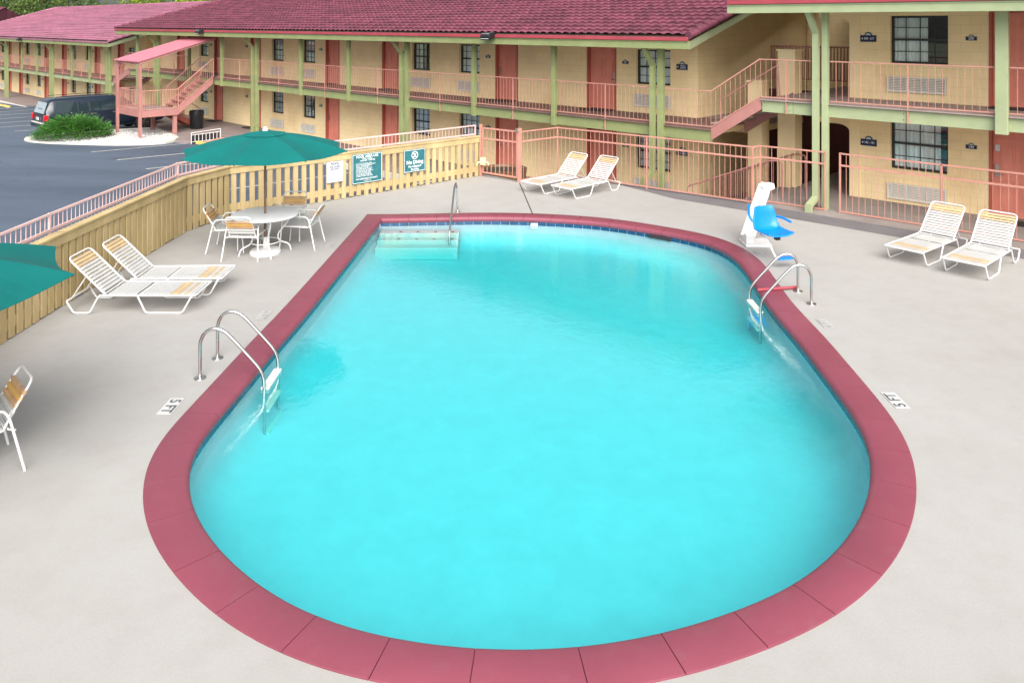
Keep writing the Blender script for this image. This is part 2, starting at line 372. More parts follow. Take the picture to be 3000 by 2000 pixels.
M['leafm'] = leafmat('mid_tree_leaves', [(.06,.11,.03), (.14,.22,.06), (.22,.29,.09)])
M['bark'] = mat('tree_bark', (.10, .075, .05), .9, .3, 8, .5, 30)
M['gravel'] = mat('white_gravel', (.58, .57, .55), .85, .15, 25, .5, 60, stain=((.30,.27,.25), 14, .60, .8))
M['earth'] = mat('earth_ground', (.12, .12, .06), .95, .3, .3)
# ================================================================== SETTING
# pool outline traced on the deck plane, then smoothed
INN = [(1119,641),(1260,639),(1400,636),(1553,638),(1655,643),(1783,653.6),(1910,674),(2000,689),(2065,704),(2112,723),(2150,747),(2183,782),(2210,826),(2243,879),(2291,937),(2339,991),(2384,1050),(2435,1116),(2487,1185),(2534,1255),(2557,1320),(2563,1380),(2544,1484),(2506,1558),(2469,1605),(2343,1713),(2132,1802),(1894,1872),(1622,1908),(1337,1902),(1071,1860),(851,1781),(706,1680),(606,1580),(551,1480),(540,1427),(545,1350),(570,1290),(599,1245),(643,1194),(704,1127),(765,1057),(809,1006),(873,943),(950,855)]
P0 = [gnd(x, y) for x, y in INN]
P0[0].x = -2.84
for p in P0[-7:]: p.x = p.x*.45 + .55*(-3.16+ (p.y-8.5)*.032)
def catmull(P, seg, sharp=(0,)):
    out = []; n = len(P)
    for i in range(n):
        a, b_, c_, d = P[i-1], P[i], P[(i+1)%n], P[(i+2)%n]
        if i in sharp: a = b_
        if (i+1) % n in sharp: d = c_
        for k in range(seg):
            t = k/seg
            out.append(.5*((2*b_)+(-a+c_)*t+(2*a-5*b_+4*c_-d)*t*t+(-a+3*b_-3*c_+d)*t**3))
    return out
def resample(P, step, corner=0):
    n = len(P); L_ = [0]
    for i in range(n): L_.append(L_[-1]+(P[(i+1)%n]-P[i]).length)
    tot = L_[-1]; k = max(3, round(tot/step)); out = []; j = 0
    for i in range(k):
        s_ = tot*i/k
        while L_[j+1] < s_: j += 1
        t = (s_-L_[j])/max(1e-9, L_[j+1]-L_[j]); out.append(P[j].lerp(P[(j+1)%n], t))
    return out
def smooth(P, it, keep=(0,)):
    for _ in range(it):
        Q = [p.copy() for p in P]
        for i in range(len(P)):
            if i in keep: continue
            Q[i] = P[i]*.5+(P[i-1]+P[(i+1)%len(P)])*.25
        P = Q
    return P
PIN = smooth(resample(catmull(P0, 8), .1), 30)
NP = len(PIN)
def normals(P):
    out = []
    for i in range(len(P)):
        d = (P[(i+1)%len(P)]-P[i-1]); d.z = 0; d.normalize(); out.append(Vector((-d.y, d.x, 0)))
    return out
NRM = normals(PIN)
cen = sum(PIN, Vector())/NP
if (PIN[NP//3]+NRM[NP//3]-cen).length < (PIN[NP//3]-cen).length: NRM = [-n for n in NRM]
# square corner: mitre at vertex 0
NRM[0] = Vector((-1, 1, 0)); 
def off(d, i):
    i %= NP
    return PIN[i]+NRM[i]*d
# ---- ground far and wide (below the site)
g = MB(); g.box(-400, 400, -120, 500, -2.9, -2.6)
tag(g.build('ground', M['earth']), kind='structure')
# ---- deck
DECK = [Vector(p) for p in ((-7.0,-7,0),(-7.0,16.35,0),(-6.45,17.75,0),(-4.25,19.55,0),(-.85,22.5,0),(.2,21.5,0),(1.25,22.4,0),(5.6,19.05,0))]
DECK += [FT @ Vector(p) for p in ((-1.7,-.1,0),(-1.7,9,0),(22,9,0))] + [Vector((30,-7,0))]
bm = bmesh.new()
def loop(P, z):
    vs = [bm.verts.new((p.x, p.y, z)) for p in P]
    return vs, [bm.edges.new((vs[i], vs[(i+1)%len(vs)])) for i in range(len(vs))]
vo_, eo = loop(DECK, 0.0); vi_, ei = loop([off(.33, i) for i in range(0, NP)], 0.0)
bmesh.ops.triangle_fill(bm, use_beauty=True, use_dissolve=False, edges=eo+ei)
lo = [bm.verts.new((p.x, p.y, -1.9)) for p in DECK]
for i in range(len(DECK)):
    j = (i+1) % len(DECK); bm.faces.new((vo_[i], vo_[j], lo[j], lo[i]))
bmesh.ops.recalc_face_normals(bm, faces=bm.faces[:])
me = bpy.data.meshes.new('pool_deck'); bm.to_mesh(me); bm.free(); me.materials.append(M['deck'])
if sum(p.normal.z*p.area for p in me.polygons) < 0: me.flip_normals()
dk = bpy.data.objects.new('pool_deck', me); COL.objects.link(dk); tag(dk, kind='structure')
# joint lines in the deck
j = MB()
for a, b_ in (((1522,537),(1560,626)),):
    p = gnd(*a); q = gnd(*b_); d = (q-p).normalized(); s_ = Vector((-d.y, d.x, 0))*.012
    j.add([p+s_+Vector((0,0,.004)), p-s_+Vector((0,0,.004)), q-s_+Vector((0,0,.004)), q+s_+Vector((0,0,.004))], [(0,1,2,3)])
j.m = 0
for x in (-4.9,):
    j.add([(x, 8.8, .004), (x+.008, 8.8, .004), (x+.008, 8.81, .004), (x, 8.81, .004)], [(0,1,2,3)])
tag(j.build('deck_joint', M['dirt']), kind='structure')
# walkway bands along the metal fence (z stacked 4 mm)
w = MB()
A = [(-5.2, .9), (-3.2, 1.35), (-1.5, 1.3), (3.3, 1.25), (22, 1.25)]
q = [FT @ Vector((t, -k, .004)) for t, k in A] + [FT @ Vector((t, -.02, .004)) for t in (22, -1.7)] + [Vector((5.58,19.02,.004)), Vector((2.0,21.8,.004))]
w.add(q, [tuple(range(len(q)))]); tag(w.build('walkway', M['walkdark']), kind='structure')
w = MB(FT); w.box(-1.68, 22, -.62, 8.9, .008, .03); w.m = 0
tag(w.build('walkway', M['walkgrey']), kind='structure')
# ---- asphalt lot: gently warped sheet
def lotz(t, k):
    return -1.09 + .02*max(-8, min(20, k-1.2)) + .02*min(0, t+30)*(1 if t > -75 else 1) - (0 if t > -80 else 0)
def inpoly(p, P):
    c = False
    for i in range(len(P)):
        a, b_ = P[i], P[i-1]
        if (a.y > p.y) != (b_.y > p.y) and p.x < (b_.x-a.x)*(p.y-a.y)/(b_.y-a.y)+a.x: c = not c
    return c
DIN = [Vector((p.x+(.35 if p.x < 0 else 0), p.y-.3, 0)) for p in DECK]
bm = bmesh.new(); grid = {}
ts = [-85+i*1.25 for i in range(84)]; ks = [-1.0+i*1.0 for i in range(46)]
for i, t in enumerate(ts):
    for jx, k in enumerate(ks):
        p = FT @ Vector((t, -k, lotz(t, k))); grid[i, jx] = bm.verts.new(p)
for i in range(len(ts)-1):
    for jx in range(len(ks)-1):
        q = [grid[i,jx], grid[i+1,jx], grid[i+1,jx+1], grid[i,jx+1]]
        if all(inpoly(v.co, DIN) for v in q): continue
        if min(v.co.y for v in q) < 3 and max(v.co.x for v in q) > -7.2: continue
        bm.faces.new(q)
bmesh.ops.delete(bm, geom=[v for v in bm.verts if not v.link_faces], context='VERTS')
me = bpy.data.meshes.new('parking_lot'); bm.normal_update(); bm.to_mesh(me); bm.free(); me.materials.append(M['asphalt'])
lot = bpy.data.objects.new('parking_lot', me); COL.objects.link(lot); tag(lot, kind='structure')
if sum(p.normal.z for p in me.polygons) < 0: me.flip_normals()
# stall lines
s_ = MB(FT)
def strip(t, k0, k1, w=.10, dt=0.0):
    n = 12
    for i in range(n):
        a = k0+(k1-k0)*i/n; c = k0+(k1-k0)*(i+1)/n; ta = t+dt*(a-k0); tb = t+dt*(c-k0)
        s_.add([(ta-w/2,-a,lotz(ta,a)+.006),(ta+w/2,-a,lotz(ta,a)+.006),(tb+w/2,-c,lotz(tb,c)+.006),(tb-w/2,-c,lotz(tb,c)+.006)], [(0,1,2,3)])
for t in (-27.3, -24.6, -21.9, -19.2, -16.5, -37.9, -40.7, -43.5, -46.3, -49.1, -51.9, -54.7, -57.5, -60.3): strip(t, 1.3, 6.4)
tag(s_.build('stall_markings', M['line']), kind='structure')
# sidewalks
w = MB(FT)
w.box(-41.9, -9, -1.0, 1.85, -2.2, -.92); w.prism([(-33.2,-1.001),(-32.9,-1.46),(-28.8,-2.14),(-27.9,-2.75),(-27.12,-2.35),(-27.12,-1.001)], -2.2, -.922); w.box(-9, -1.72, -.30, 9, -2.2, -.925)
tag(w.build('sidewalk', M['sidewalk']), kind='structure')
w = MB(FT); w.box(-76, -41.91, -1.1, 1.85, -2.6, -1.62); tag(w.build('sidewalk', M['sidewalk']), kind='structure')
w = MB(FT); w.prism([(-29.0,-1.9),(-26.2,-1.9),(-26.2,-1.0),(-29.0,-1.0)], -1.2, -1.04); w.v = [v if v.z < -1.1 else v for v in w.v]
w.add([(-29,-1.0,-.912),(-26.2,-1.0,-.912),(-26.2,-1.9,-1.03),(-29,-1.9,-1.03)], [(0,1,2,3)]); 
tag(w.build('kerb_ramp', M['ramp']), kind='structure')
w = MB(FT)
w.box(-76, -41.95, -1.25, -1.11, -2.4, -1.60); w.box(-26.15, -9.05, -1.13, -1.01, -2.0, -.90)
tag(w.build('kerb', M['kerb']), kind='structure')
# island
ISL = [(-33.9,4.6),(-34.1,6.4),(-33.6,7.1),(-32.4,7.25),(-31.0,6.8),(-29.6,5.9),(-28.4,4.8),(-27.8,3.7),(-27.9,2.9),(-28.8,2.15),(-32.9,1.45),(-33.4,2.5)]
isl = resample(catmull([Vector((a, -b_, 0)) for a, b_ in ISL], 6, sharp=(10,)), .25)
nm = normals(isl); ci = sum(isl, Vector())/len(isl)
if (isl[5]+nm[5]-ci).length < (isl[5]-ci).length: nm = [-x for x in nm]
k_ = MB(FT); n = len(isl)
prof = [(-.0, -1.6), (0, -.98), (-.03, -.94), (-.17, -.935), (-.18, -1.0)]
vs = [(p.x+nn.x*d, p.y+nn.y*d, z) for p, nn in zip(isl, nm) for d, z in prof]; m_ = len(prof)
k_.add(vs, [(i*m_+a, i*m_+a+1, ((i+1)%n)*m_+a+1, ((i+1)%n)*m_+a) for i in range(n) for a in range(m_-1)])
tag(k_.build('kerb', M['kerb'], smooth=False), kind='structure')
# gravel: bed plus loose stones as one mass
gv = MB(FT)
bed = [p-nn*.175 for p, nn in zip(isl, nm)]
gv.add([(p.x, p.y, -.965) for p in bed], [tuple(range(len(bed)))])
rng = random.Random(3); bedv = bed
for _ in range(2600):
    p = Vector((rng.uniform(-34.2,-27.2), -rng.uniform(1.0,7.2), 0))
    if not inpoly(p, bedv): continue
    r = rng.uniform(.02,.055); c = Vector((p.x, p.y, -.955))
    vs = [c+Vector((r*rng.uniform(.7,1.3), 0, 0)), c+Vector((0, r*rng.uniform(.7,1.3), 0)), c-Vector((r, 0, 0)), c-Vector((0, r, 0)), c+Vector((0,0,r*.8))]
    gv.add(vs, [(0,1,4),(1,2,4),(2,3,4),(3,0,4)])
tag(gv.build('gravel', M['gravel'], recalc=True), kind='stuff')
# ================================================================== POOL
pool = root('swimming_pool', at(cen.x, cen.y, 0), 'in-ground swimming pool of turquoise water ringed by dark red coping', 'swimming pool')
# coping stones
cp = MB(); STONES = round(NP*.1/.62); 
prof = [(.37,-.06),(.37,.008),(.36,.014),(.03,.016),(.004,.008),(-.016,-.012),(-.022,-.04),(-.016,-.068),(.0,-.092),(.05,-.095)]
import bisect
bnd = [0]+[round(i*NP/STONES) for i in range(1, STONES)]+[NP]
for sidx in range(len(bnd)-1):
    a, b_ = bnd[sidx], bnd[sidx+1]; pts = []
    K = b_-a; 
    for i in range(K+1):
        u = a+i; P = PIN[u%NP]; Nn = NRM[u%NP]
        sh = 0.004 if i == 0 else (-0.004 if i == K else 0)
        tdir = Vector((Nn.y, -Nn.x, 0)).normalized()
        if (PIN[(u+1)%NP]-PIN[u%NP]).dot(tdir) < 0: tdir = -tdir
        if u % NP == 0: tdir = Vector((0,0,0))
        pts.append((P+tdir*sh, Nn))
    m_ = len(prof)
    vs = [(P.x+Nn.x*d, P.y+Nn.y*d, z) for P, Nn in pts for d, z in prof]
    fs = [(i*m_+q, i*m_+q+1, (i+1)*m_+q+1, (i+1)*m_+q) for i in range(len(pts)-1) for q in range(m_-1)]
    fs += [tuple(range(m_)), tuple((len(pts)-1)*m_+q for q in range(m_))]
    cp.add(vs, fs)
cp.build('coping', M['coping'], pool, smooth=True)
jt = MB()   # mortar under the joints
prof = [(.362,.0),(.03,.006),(.0,-.004),(-.008,-.04),(.004,-.075)]; m_ = len(prof)
vs = [(PIN[i].x+NRM[i].x*d, PIN[i].y+NRM[i].y*d, z) for i in range(NP) for d, z in prof]
jt.add(vs, [(i*m_+q, i*m_+q+1, ((i+1)%NP)*m_+q+1, ((i+1)%NP)*m_+q) for i in range(NP) for q in range(m_-1)])
jt.build('coping_mortar', M['copingdark'], pool)
# basin: walls and sloping floor
def floorz(y): 
    return -.62-.16*min(1, max(0, (15.5-y)/9.0))**1.3
bs = MB()
vs = []; cov = [(.02, 0), (-.0, .55), (-.04, .75), (-.12, .88), (-.24, .96), (-.40, 1.0)]
for d_, f_ in cov:
    for i in range(NP):
        p = PIN[i]+NRM[i].normalized()*d_; vs.append((p.x, p.y, -.08+(floorz(p.y)+.08)*f_))
inr = [PIN[i]-NRM[i].normalized()*.40 for i in range(NP)]
bs.add(vs, [(r_*NP+i, r_*NP+(i+1)%NP, (r_+1)*NP+(i+1)%NP, (r_+1)*NP+i) for r_ in range(len(cov)-1) for i in range(NP)])
bm = bmesh.new(); vv = [bm.verts.new((p.x, p.y, 0)) for p in inr]; ee = [bm.edges.new((vv[i], vv[(i+1)%NP])) for i in range(NP)]
bmesh.ops.triangle_fill(bm, use_beauty=True, edges=ee)
for cut in range(4, 18):
    bmesh.ops.bisect_plane(bm, geom=bm.verts[:]+bm.edges[:]+bm.faces[:], plane_co=(0, cut, 0), plane_no=(0, 1, 0))
for v in bm.verts: v.co.z = floorz(v.co.y)
bm.verts.index_update()
bs.add([v.co.copy() for v in bm.verts], [tuple(v.index for v in f.verts) for f in bm.faces]); bm.free()
bo = bs.build('basin', M['plaster'], pool)
bm = bmesh.new(); bm.from_mesh(bo.data); bmesh.ops.remove_doubles(bm, verts=bm.verts[:], dist=.0005); bmesh.ops.recalc_face_normals(bm, faces=bm.faces[:]); bm.to_mesh(bo.data); bm.free()
bo.data.polygons.foreach_set('use_smooth', [True]*len(bo.data.polygons)); bo.data.update()
# waterline tiles
tl = MB(); step = 2
for i in range(0, NP-step+1, step):
    a, b_ = off(.012, i), off(.012, i+step)
    if i < 2: a = PIN[0]+Vector((-.012,.012,0))
    mid = (i*.1)
    d = (b_-a).normalized(); L_ = (b_-a).length; n_ = Vector((-d.y, d.x, 0)); 
    if n_.dot(NRM[(i+1)%NP]) > 0: n_ = -n_
    g0 = .006
    for z0, z1, mi, e, o_ in ((-.170,-.082,1,0,0),(-.162,-.092,0,g0,.006)):
        p = a+d*e+n_*o_; q = b_-d*e+n_*o_
        tl.add([(p.x,p.y,z0),(q.x,q.y,z0),(q.x,q.y,z1),(p.x,p.y,z1)], [(0,1,2,3)], mi)
tl.build('waterline_tiles', [M['navytile'], M['grout']], pool, recalc=False)
# steps in the square corner, with dark grip dots
c0 = PIN[0]
for i, (dep, zt) in enumerate(((.38,-.215),(.66,-.29),(.94,-.37))):
    st = MB(); x0 = c0.x+.02; x1 = c0.x+1.72
    y1 = c0.y-.02; y0 = c0.y-dep
    st.box(x0, x1, y0, y1-(0 if i == 0 else .34+.28*(i-1)), floorz(y0), zt)
    s2 = st.build('pool_step', M['stepw'], pool, bevel=.02)
    dt_ = MB()
    for k in range(4 if i < 2 else 0):
        dt_.cyl((x0+.45+k*.37, y0+.10, zt+.004), .035, .004, 10)
    if dt_.v: dt_.build('grip_dot', M['carbk'], s2)
# skimmer opening + depth tile
sk = MB(); 
sk.cbox(PIN[int(NP*.0)].lerp(PIN[0],1)+Vector((3.32,.005,-.127)), (.15,.03,.06), None)
sk.build('depth_tile', M['plate'], pool)
s2 = MB(); kk = min(range(NP), key=lambda i: abs(PIN[i].x-3.0)+(0 if PIN[i].y > 15 else 99)); a = off(.0, kk-2); b_ = off(.0, kk+3); dd = (b_-a).normalized()
s2.cbox((a+b_)/2+Vector((0,0,-.125)), ((b_-a).length, .03, .07), Matrix.Rotation(math.atan2(dd.y, dd.x), 4, 'Z')); s2.build('skimmer_opening', M['room'], pool)
# water body
wm = MB(); n = NP
vs = [(off(.010, i).x, off(.010, i).y, -.155) for i in range(n)]+[(off(.05, i).x, off(.05, i).y, -1.75) for i in range(n)]
wm.add(vs, [(i,(i+1)%n,n+(i+1)%n,n+i) for i in range(n)]+[tuple(range(n))[::-1], tuple(range(n,2*n))])
tag(wm.build('pool_water', M['water']), kind='structure')
# ================================================================== BUILDINGS
def holes_wall(mb, t0, t1, z0, z1, y0, y1, holes):
    hs = sorted(holes); x = t0
    for (a, b_, c, d) in hs:
        if a > x: mb.box(x, a, y0, y1, z0, z1)
        if c > z0: mb.box(a, b_, y0, y1, z0, c)
        if d < z1: mb.box(a, b_, y0, y1, d, z1)
        x = b_
    if x < t1: mb.box(x, t1, y0, y1, z0, z1)
WY = 1.8
def window(par, t0, t1, z0, z1, open_=.0, cols=3, seed=0):
    rg = random.Random(int(t0*10)+seed)
    y = WY+.13
    f = MB(FT); w = .05
    f.box(t0, t0+w, y-.03, y+.03, z0, z1); f.box(t1-w, t1, y-.03, y+.03, z0, z1)
    f.box(t0+w, t1-w, y-.03, y+.03, z1-w, z1); f.box(t0+w, t1-w, y-.03, y+.03, z0, z0+w)
    zm = (z0+z1)/2; f.box(t0+w, t1-w, y-.035, y+.03, zm-.025, zm+.025)
    n = cols+1
    for i in range(1, n): 
        a = t0+(t1-t0)*i/n; f.box(a-.009, a+.009, y-.012, y+.004, z0+w, zm-.025); f.box(a-.009, a+.009, y-.012, y+.004, zm+.025, z1-w)
    for z_ in ((z0+zm)/2, (zm+z1)/2): f.box(t0+w, t1-w, y-.014, y+.002, z_-.009, z_+.009)
    o = f.build('window', M['black'], par)
    g = MB(FT); g.box(t0+w, t1-w, y+.005, y+.011, z0+w, z1-w); g.build('pane', M['glass'], o)
    c = MB(FT); a, b_ = t0+.03, t1-.03
    if open_: b_ = t0+(t1-t0)*open_
    K = 44; vs = []
    for i in range(K+1):
        x = a+(b_-a)*i/K; dy = .022*math.sin(i*1.35+seed)+.012*math.sin(i*.5)
        vs += [(x, y+.06+dy*.8, z0+.0), (x, y+.06+dy*.8, z1)]
    c.add(vs, [(2*i,2*i+2,2*i+3,2*i+1) for i in range(K)]); c.build('curtain', M['curtain'], o, smooth=True, recalc=False)
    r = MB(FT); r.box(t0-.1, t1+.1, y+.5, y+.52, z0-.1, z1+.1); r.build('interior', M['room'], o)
def acgrille(par, t0, t1, z0, z1):
    f = MB(FT); y = WY
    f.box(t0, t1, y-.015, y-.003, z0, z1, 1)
    f.box(t0, t1, y-.05, y-.015, z0, z0+.03, 0); f.box(t0, t1, y-.05, y-.015, z1-.03, z1, 0)
    f.box(t0, t0+.03, y-.05, y-.015, z0+.03, z1-.03, 0); f.box(t1-.03, t1, y-.05, y-.015, z0+.03, z1-.03, 0)
    n = 8; h = (z1-z0-.06)/n
    for i in range(n):
        a = z0+.03+i*h; f.add([(t0+.03, y-.045, a), (t1-.03, y-.045, a), (t1-.03, y-.02, a+h*.72), (t0+.03, y-.02, a+h*.72)], [(0,1,2,3)], 0)
    for x in (t0+(t1-t0)*.33, t0+(t1-t0)*.67): f.box(x-.006, x+.006, y-.046, y-.02, z0+.03, z1-.03, 0)
    f.build('air_conditioner_grille', [M['grille'], M['grilled']], par)
def door(par, t0, t1, z0, hside=-1, card=False):
    y = WY+.12; z1 = z0+2.03
    f = MB(FT); f.box(t0, t1, y, y+.04, z0+.012, z1)
    w = t1-t0; px = ((.12, .45), (.55, .88)); pz = ((.08,.40),(.47,.78),(.83,.94))
    for a, b_ in px:
        for c, d in pz:
            x0, x1, c0_, c1 = t0+w*a, t0+w*b_, z0+2.03*c, z0+2.03*d
            for (p, q, r_, s_) in ((x0,x1,c0_,c0_+.018),(x0,x1,c1-.018,c1),(x0,x0+.018,c0_+.018,c1-.018),(x1-.018,x1,c0_+.018,c1-.018)):
                f.box(p, q, y-.009, y-.0005, r_, s_)
            f.box(x0+.05, x1-.05, y-.012, y-.0005, c0_+.05, c1-.05)
    o = f.build('door', M['door'], par)
    g = MB(FT); fw = .06
    g.box(t0-fw, t0-.004, WY-.012, WY+.16, z0, z1+fw); g.box(t1+.004, t1+fw, WY-.012, WY+.16, z0, z1+fw); g.box(t0-.004, t1+.004, WY-.012, WY+.16, z1+.004, z1+fw)
    g.build('door_frame', M['doorframe'], o)
    h = MB(FT); x = t0+.075 if hside < 0 else t1-.075; s_ = 1 if hside < 0 else -1
    h.box(x-.035, x+.035, y-.028, y-.013, z0+.86, z0+1.13); h.tube([(x, y-.03, z0+.93), (x, y-.07, z0+.93), (x+s_*.12, y-.07, z0+.93)], .011, 6, bend=.02)
    h.box(x-.02, x+.02, y-.034, y-.029, z0+1.06, z0+1.10)
    h.build('handle', M['metal'], o, smooth=False)
    if card:
        h = MB(FT); h.box(x-.04, x+.05, y-.016, y-.012, z0+1.42, z0+1.56); h.build('notice_card', M['white'], o)
def plaque(par, t, z, txt, big=False, as_root=None, y=None):
    y = WY if y is None else y
    w, h = (.37, .16) if big else (.22, .085)
    if as_root: o = root(as_root[0], FT @ Matrix.Translation((t, y, z)), as_root[1], 'sign'); par = o
    f = MB(FT); f.box(t-w/2, t+w/2, y-.02, y-.003, z-h/2, z+h/2)
    n = 12; R_ = .085 if big else .05
    poly = [(t+R_*math.cos(pi*k/n), z+h/2+R_*.9*math.sin(pi*k/n)) for k in range(n+1)]
    f.prism(poly, y-.018, y-.004, axis='y')
    o = f.build('sign_board' if as_root else 'number_plaque', M['navy'], par)
    e = MB(FT); poly = [(t+R_*.72*math.cos(pi*k/n), z+h/2-.002+R_*.62*math.sin(pi*k/n)) for k in range(n+1)]
    e.prism(poly, y-.022, y-.019, axis='y'); e.build('sun_emblem', M['sky_em'], par if as_root else o)
    MX = FT @ Matrix.Translation((t, y-.0225, z)) @ Matrix.Rotation(pi/2, 4, 'X')
    if not txt: return
    if big:
        tri = MB(MX); tri.add([(-.165,0,0),(-.125,.024,0),(-.125,-.024,0)], [(0,2,1)]); tri.build('arrow', M['txw'], par if as_root else o, recalc=False)
        if '\n' in txt: text('lettering', txt, .058, M['txw'], MX @ Matrix.Translation((.03,.0,0)), par if as_root else o, bold=.001)
        else: text('lettering', txt, .072, M['txw'], MX @ Matrix.Translation((.02,0,0)), par if as_root else o, bold=.001, sx=.85)
    else: text('lettering', txt, .075, M['txw'], MX, o, bold=.001)
def railing(par, t0, t1, z, y=-.03, name='railing', m='rail', top=.92, step=.135, t_end=False):
    f = MB(FT)
    f.box(t0, t1, y-.015, y+.015, z+top-.026, z+top); f.box(t0, t1, y-.013, y+.013, z, z+.024)
    n = max(1, round((t1-t0)/step))
    for i in range(1, n):
        a = t0+(t1-t0)*i/n; f.box(a-.0045, a+.0045, y-.0045, y+.0045, z+.026, z+top-.031)
    return f.build(name, M[m], par)
def rail_post(par, t, z0, z1, m='rail'):
    f = MB(FT); f.box(t-.013, t+.013, -.05, -.0165, z0, z1); f.build('rail_post', M[m], par)
def post(par, t, z0, z1, w=.14, y0=-.135, y1=-.002, m='green'):
    f = MB(FT); f.box(t-w/2, t+w/2, y0, y1, z0, z1)
    f.build('post', M[m], par, bevel=.008)
def downspout(par, t, z0, z1, m='green', elbow=True, kick=.42):
    f = MB(FT); y = -.16; w = .13
    pts = [(t-.02, -.62, z1-.03), (t, y-.02, z1-.42), (t, y, z1-.5)]
    f.beam(pts[0], (t, y-.0, z1-.62), w, .09); 
    f.box(t-w/2, t+w/2, y-.055, y+.055, z0+(.26 if elbow else 0), z1-.56)
    if elbow:
        f.beam((t, y+.02, z0+.30), (t, y-kick, z0+.16), w+.006, .09)
        f.box(t-w/2-.005, t+w/2+.005, y-kick-.05, y-kick+.05, z0+.0, z0+.19)
    f.build('downspout', M[m], par)
def roof(par, t0, t1, ze, pitch=.27, yr=7.5, hang0=0, hang1=0, tile='tile', st=.28, sub=5, row=.38, gut='redtrim', g0=-9, g1=-9, fm='green'):
    """t0..t1 incl. overhang; ze = underside of fascia at the eave"""
    ye = -.70; zt = ze+.30; zr = zt+pitch*(yr-ye); yb = 2*yr-ye
    # tiled front and back slopes
    L_ = math.hypot(yr-ye, zr-zt); rows = int(L_/row)+1
    nt = max(8, int((t1-t0)/st*sub)); nx = (-pitch/math.hypot(1, pitch), 1/math.hypot(1, pitch))
    for side, nm_ in ((0, 'roof_tiles'), (1, 'roof_tiles')):
        vs = []; fs = []; cnt = 0
        nn = nt if side == 0 else 40
        rr = rows if side == 0 else 1
        for r_ in range(rr):
            s0 = r_*row if side == 0 else 0; s1 = min(L_, s0+row) if side == 0 else L_
            for e, lift in ((s0, .06), (s1, .006)):
                for i in range(nn+1):
                    t = t0+(t1-t0)*i/nn
                    ph = (t/st)%1.0
                    wv = .05*abs(math.sin(pi*ph))**.8 if side == 0 else .02
                    d = lift+wv; f_ = e/L_
                    y = ye+(yr-ye)*f_; z = zt+(zr-zt)*f_
                    if side: y = 2*yr-y
                    vs.append((t, y+nx[0]*d*(1 if side == 0 else -1), z+nx[1]*d))
            for i in range(nn):
                fs.append((cnt+i, cnt+i+1, cnt+nn+1+i+1, cnt+nn+1+i))
            if r_ > 0:
                for i in range(nn): fs.append((cnt-(nn+1)+i, cnt-(nn+1)+i+1, cnt+i+1, cnt+i))
            cnt += 2*(nn+1)
        f = MB(FT); f.add(vs, fs)
        # dark strip at the eave
        o = f.build(nm_, M[tile], par, recalc=False)
        if sum(p.normal.z for p in o.data.polygons[:200]) < 0: o.data.flip_normals()
    f = MB(FT)  # deck under the tiles
    f.add([(t0+.02,ye+.02,zt-.01),(t1-.02,ye+.02,zt-.01),(t1-.02,yr,zr-.01),(t0+.02,yr,zr-.01),(t1-.02,yb-.02,zt-.01),(t0+.02,yb-.02,zt-.01)], [(0,1,2,3),(3,2,4,5)])
    f.add([(t0+.02,ye+.03,ze+.05),(t1-.02,ye+.03,ze+.05),(t1-.02,yr,zr-.2),(t0+.02,yr,zr-.2),(t1-.02,yb-.03,ze+.05),(t0+.02,yb-.03,ze+.05)], [(3,2,1,0),(5,4,2,3)])
    f.build('soffit', M['soffit'], par, recalc=False)
    f = MB(FT); f.box(t0, t1, ye-.02, ye+.03, ze, ze+.20); f.box(t0, t1, ye-.035, ye-.018, ze+.165, ze+.20)
    f.box(t0, t1, yb-.03, yb+.02, ze, ze+.2)
    f.build('fascia', M[fm], par, bevel=.006)
    f = MB(FT); f.box(t0+.02, t1-.02, ye-.07, ye-.005, ze+.205, ze+.305); 
    f.build('gutter', M[gut], par, bevel=.008)
    f = MB(FT); f.box(t0+.03, t1-.03, ye-.03, ye+.05, zt-.005, zt+.035); f.build('eave_strip', M['tilek'], par)  # dark strip along the eave below the first tile row
    # rakes
    for t, s_ in ((t0, -1), (t1, 1)):
        f = MB(FT); d = .05
        a0, a1 = (t-d, t) if s_ > 0 else (t, t+d)
        f.prism([(ye+.03, ze), (ye+.03, ze+.2), (yr, zr-.03), (yb, ze+.2), (yb, ze), (yr, zr-.24)], a0+.001*s_, a1+.001*s_, axis='x')
        f.build('rake_board', M['roofboard'], par)
        g = MB(FT); n = int(L_/.42)
        for i in range(n):
            u0, u1 = i/n, (i+1)/n+.01
            A_ = Vector((t+.0*s_, ye+(yr-ye)*u0-.05, zt+(zr-zt)*u0+.045)); B_ = Vector((t, ye+(yr-ye)*u1, zt+(zr-zt)*u1+.03))
            g.tube([A_, B_], .105, 10, r2=.085)
        g.build('rake_tiles', M[tile], par, smooth=True)
    g = MB(FT); n = int((t1-t0)/.42)
    for i in range(n):
        a = t0+(t1-t0)*i/n; g.tube([(a, yr, zr+.05), (a+.44, yr, zr+.04)], .11, 8, r2=.09)
    g.build('ridge_tiles', M[tile], par, smooth=True)
    return zr
def gable(par, t0, t1, zf, ze, pitch, yr=7.5, m='wall'):
    ye = -.7; f = MB(FT); yb = 2*yr-WY
    za = ze+.3-.27+pitch*(WY-ye); zr = ze+.3+pitch*(yr-ye)-.27
    f.prism([(WY+.26, zf), (WY+.26, za+pitch*.26), (yr, zr), (yb, za), (yb, zf)], t0, t1, axis='x')
    return f.build('gable_wall', M[m], par)
def storey(par, name, t0, t1, z0, z1, wins, doors_, acs):
    f = MB(FT)
    holes = [(a, b_, c, d) for a, b_, c, d in wins]+[(a-.055, b_+.055, z0, z+2.03+.055) for a, b_, z, *_ in doors_]
    holes_wall(f, t0, t1, z0, z1, WY, WY+.25, holes)
    return f.build(name, M['wall'], par)
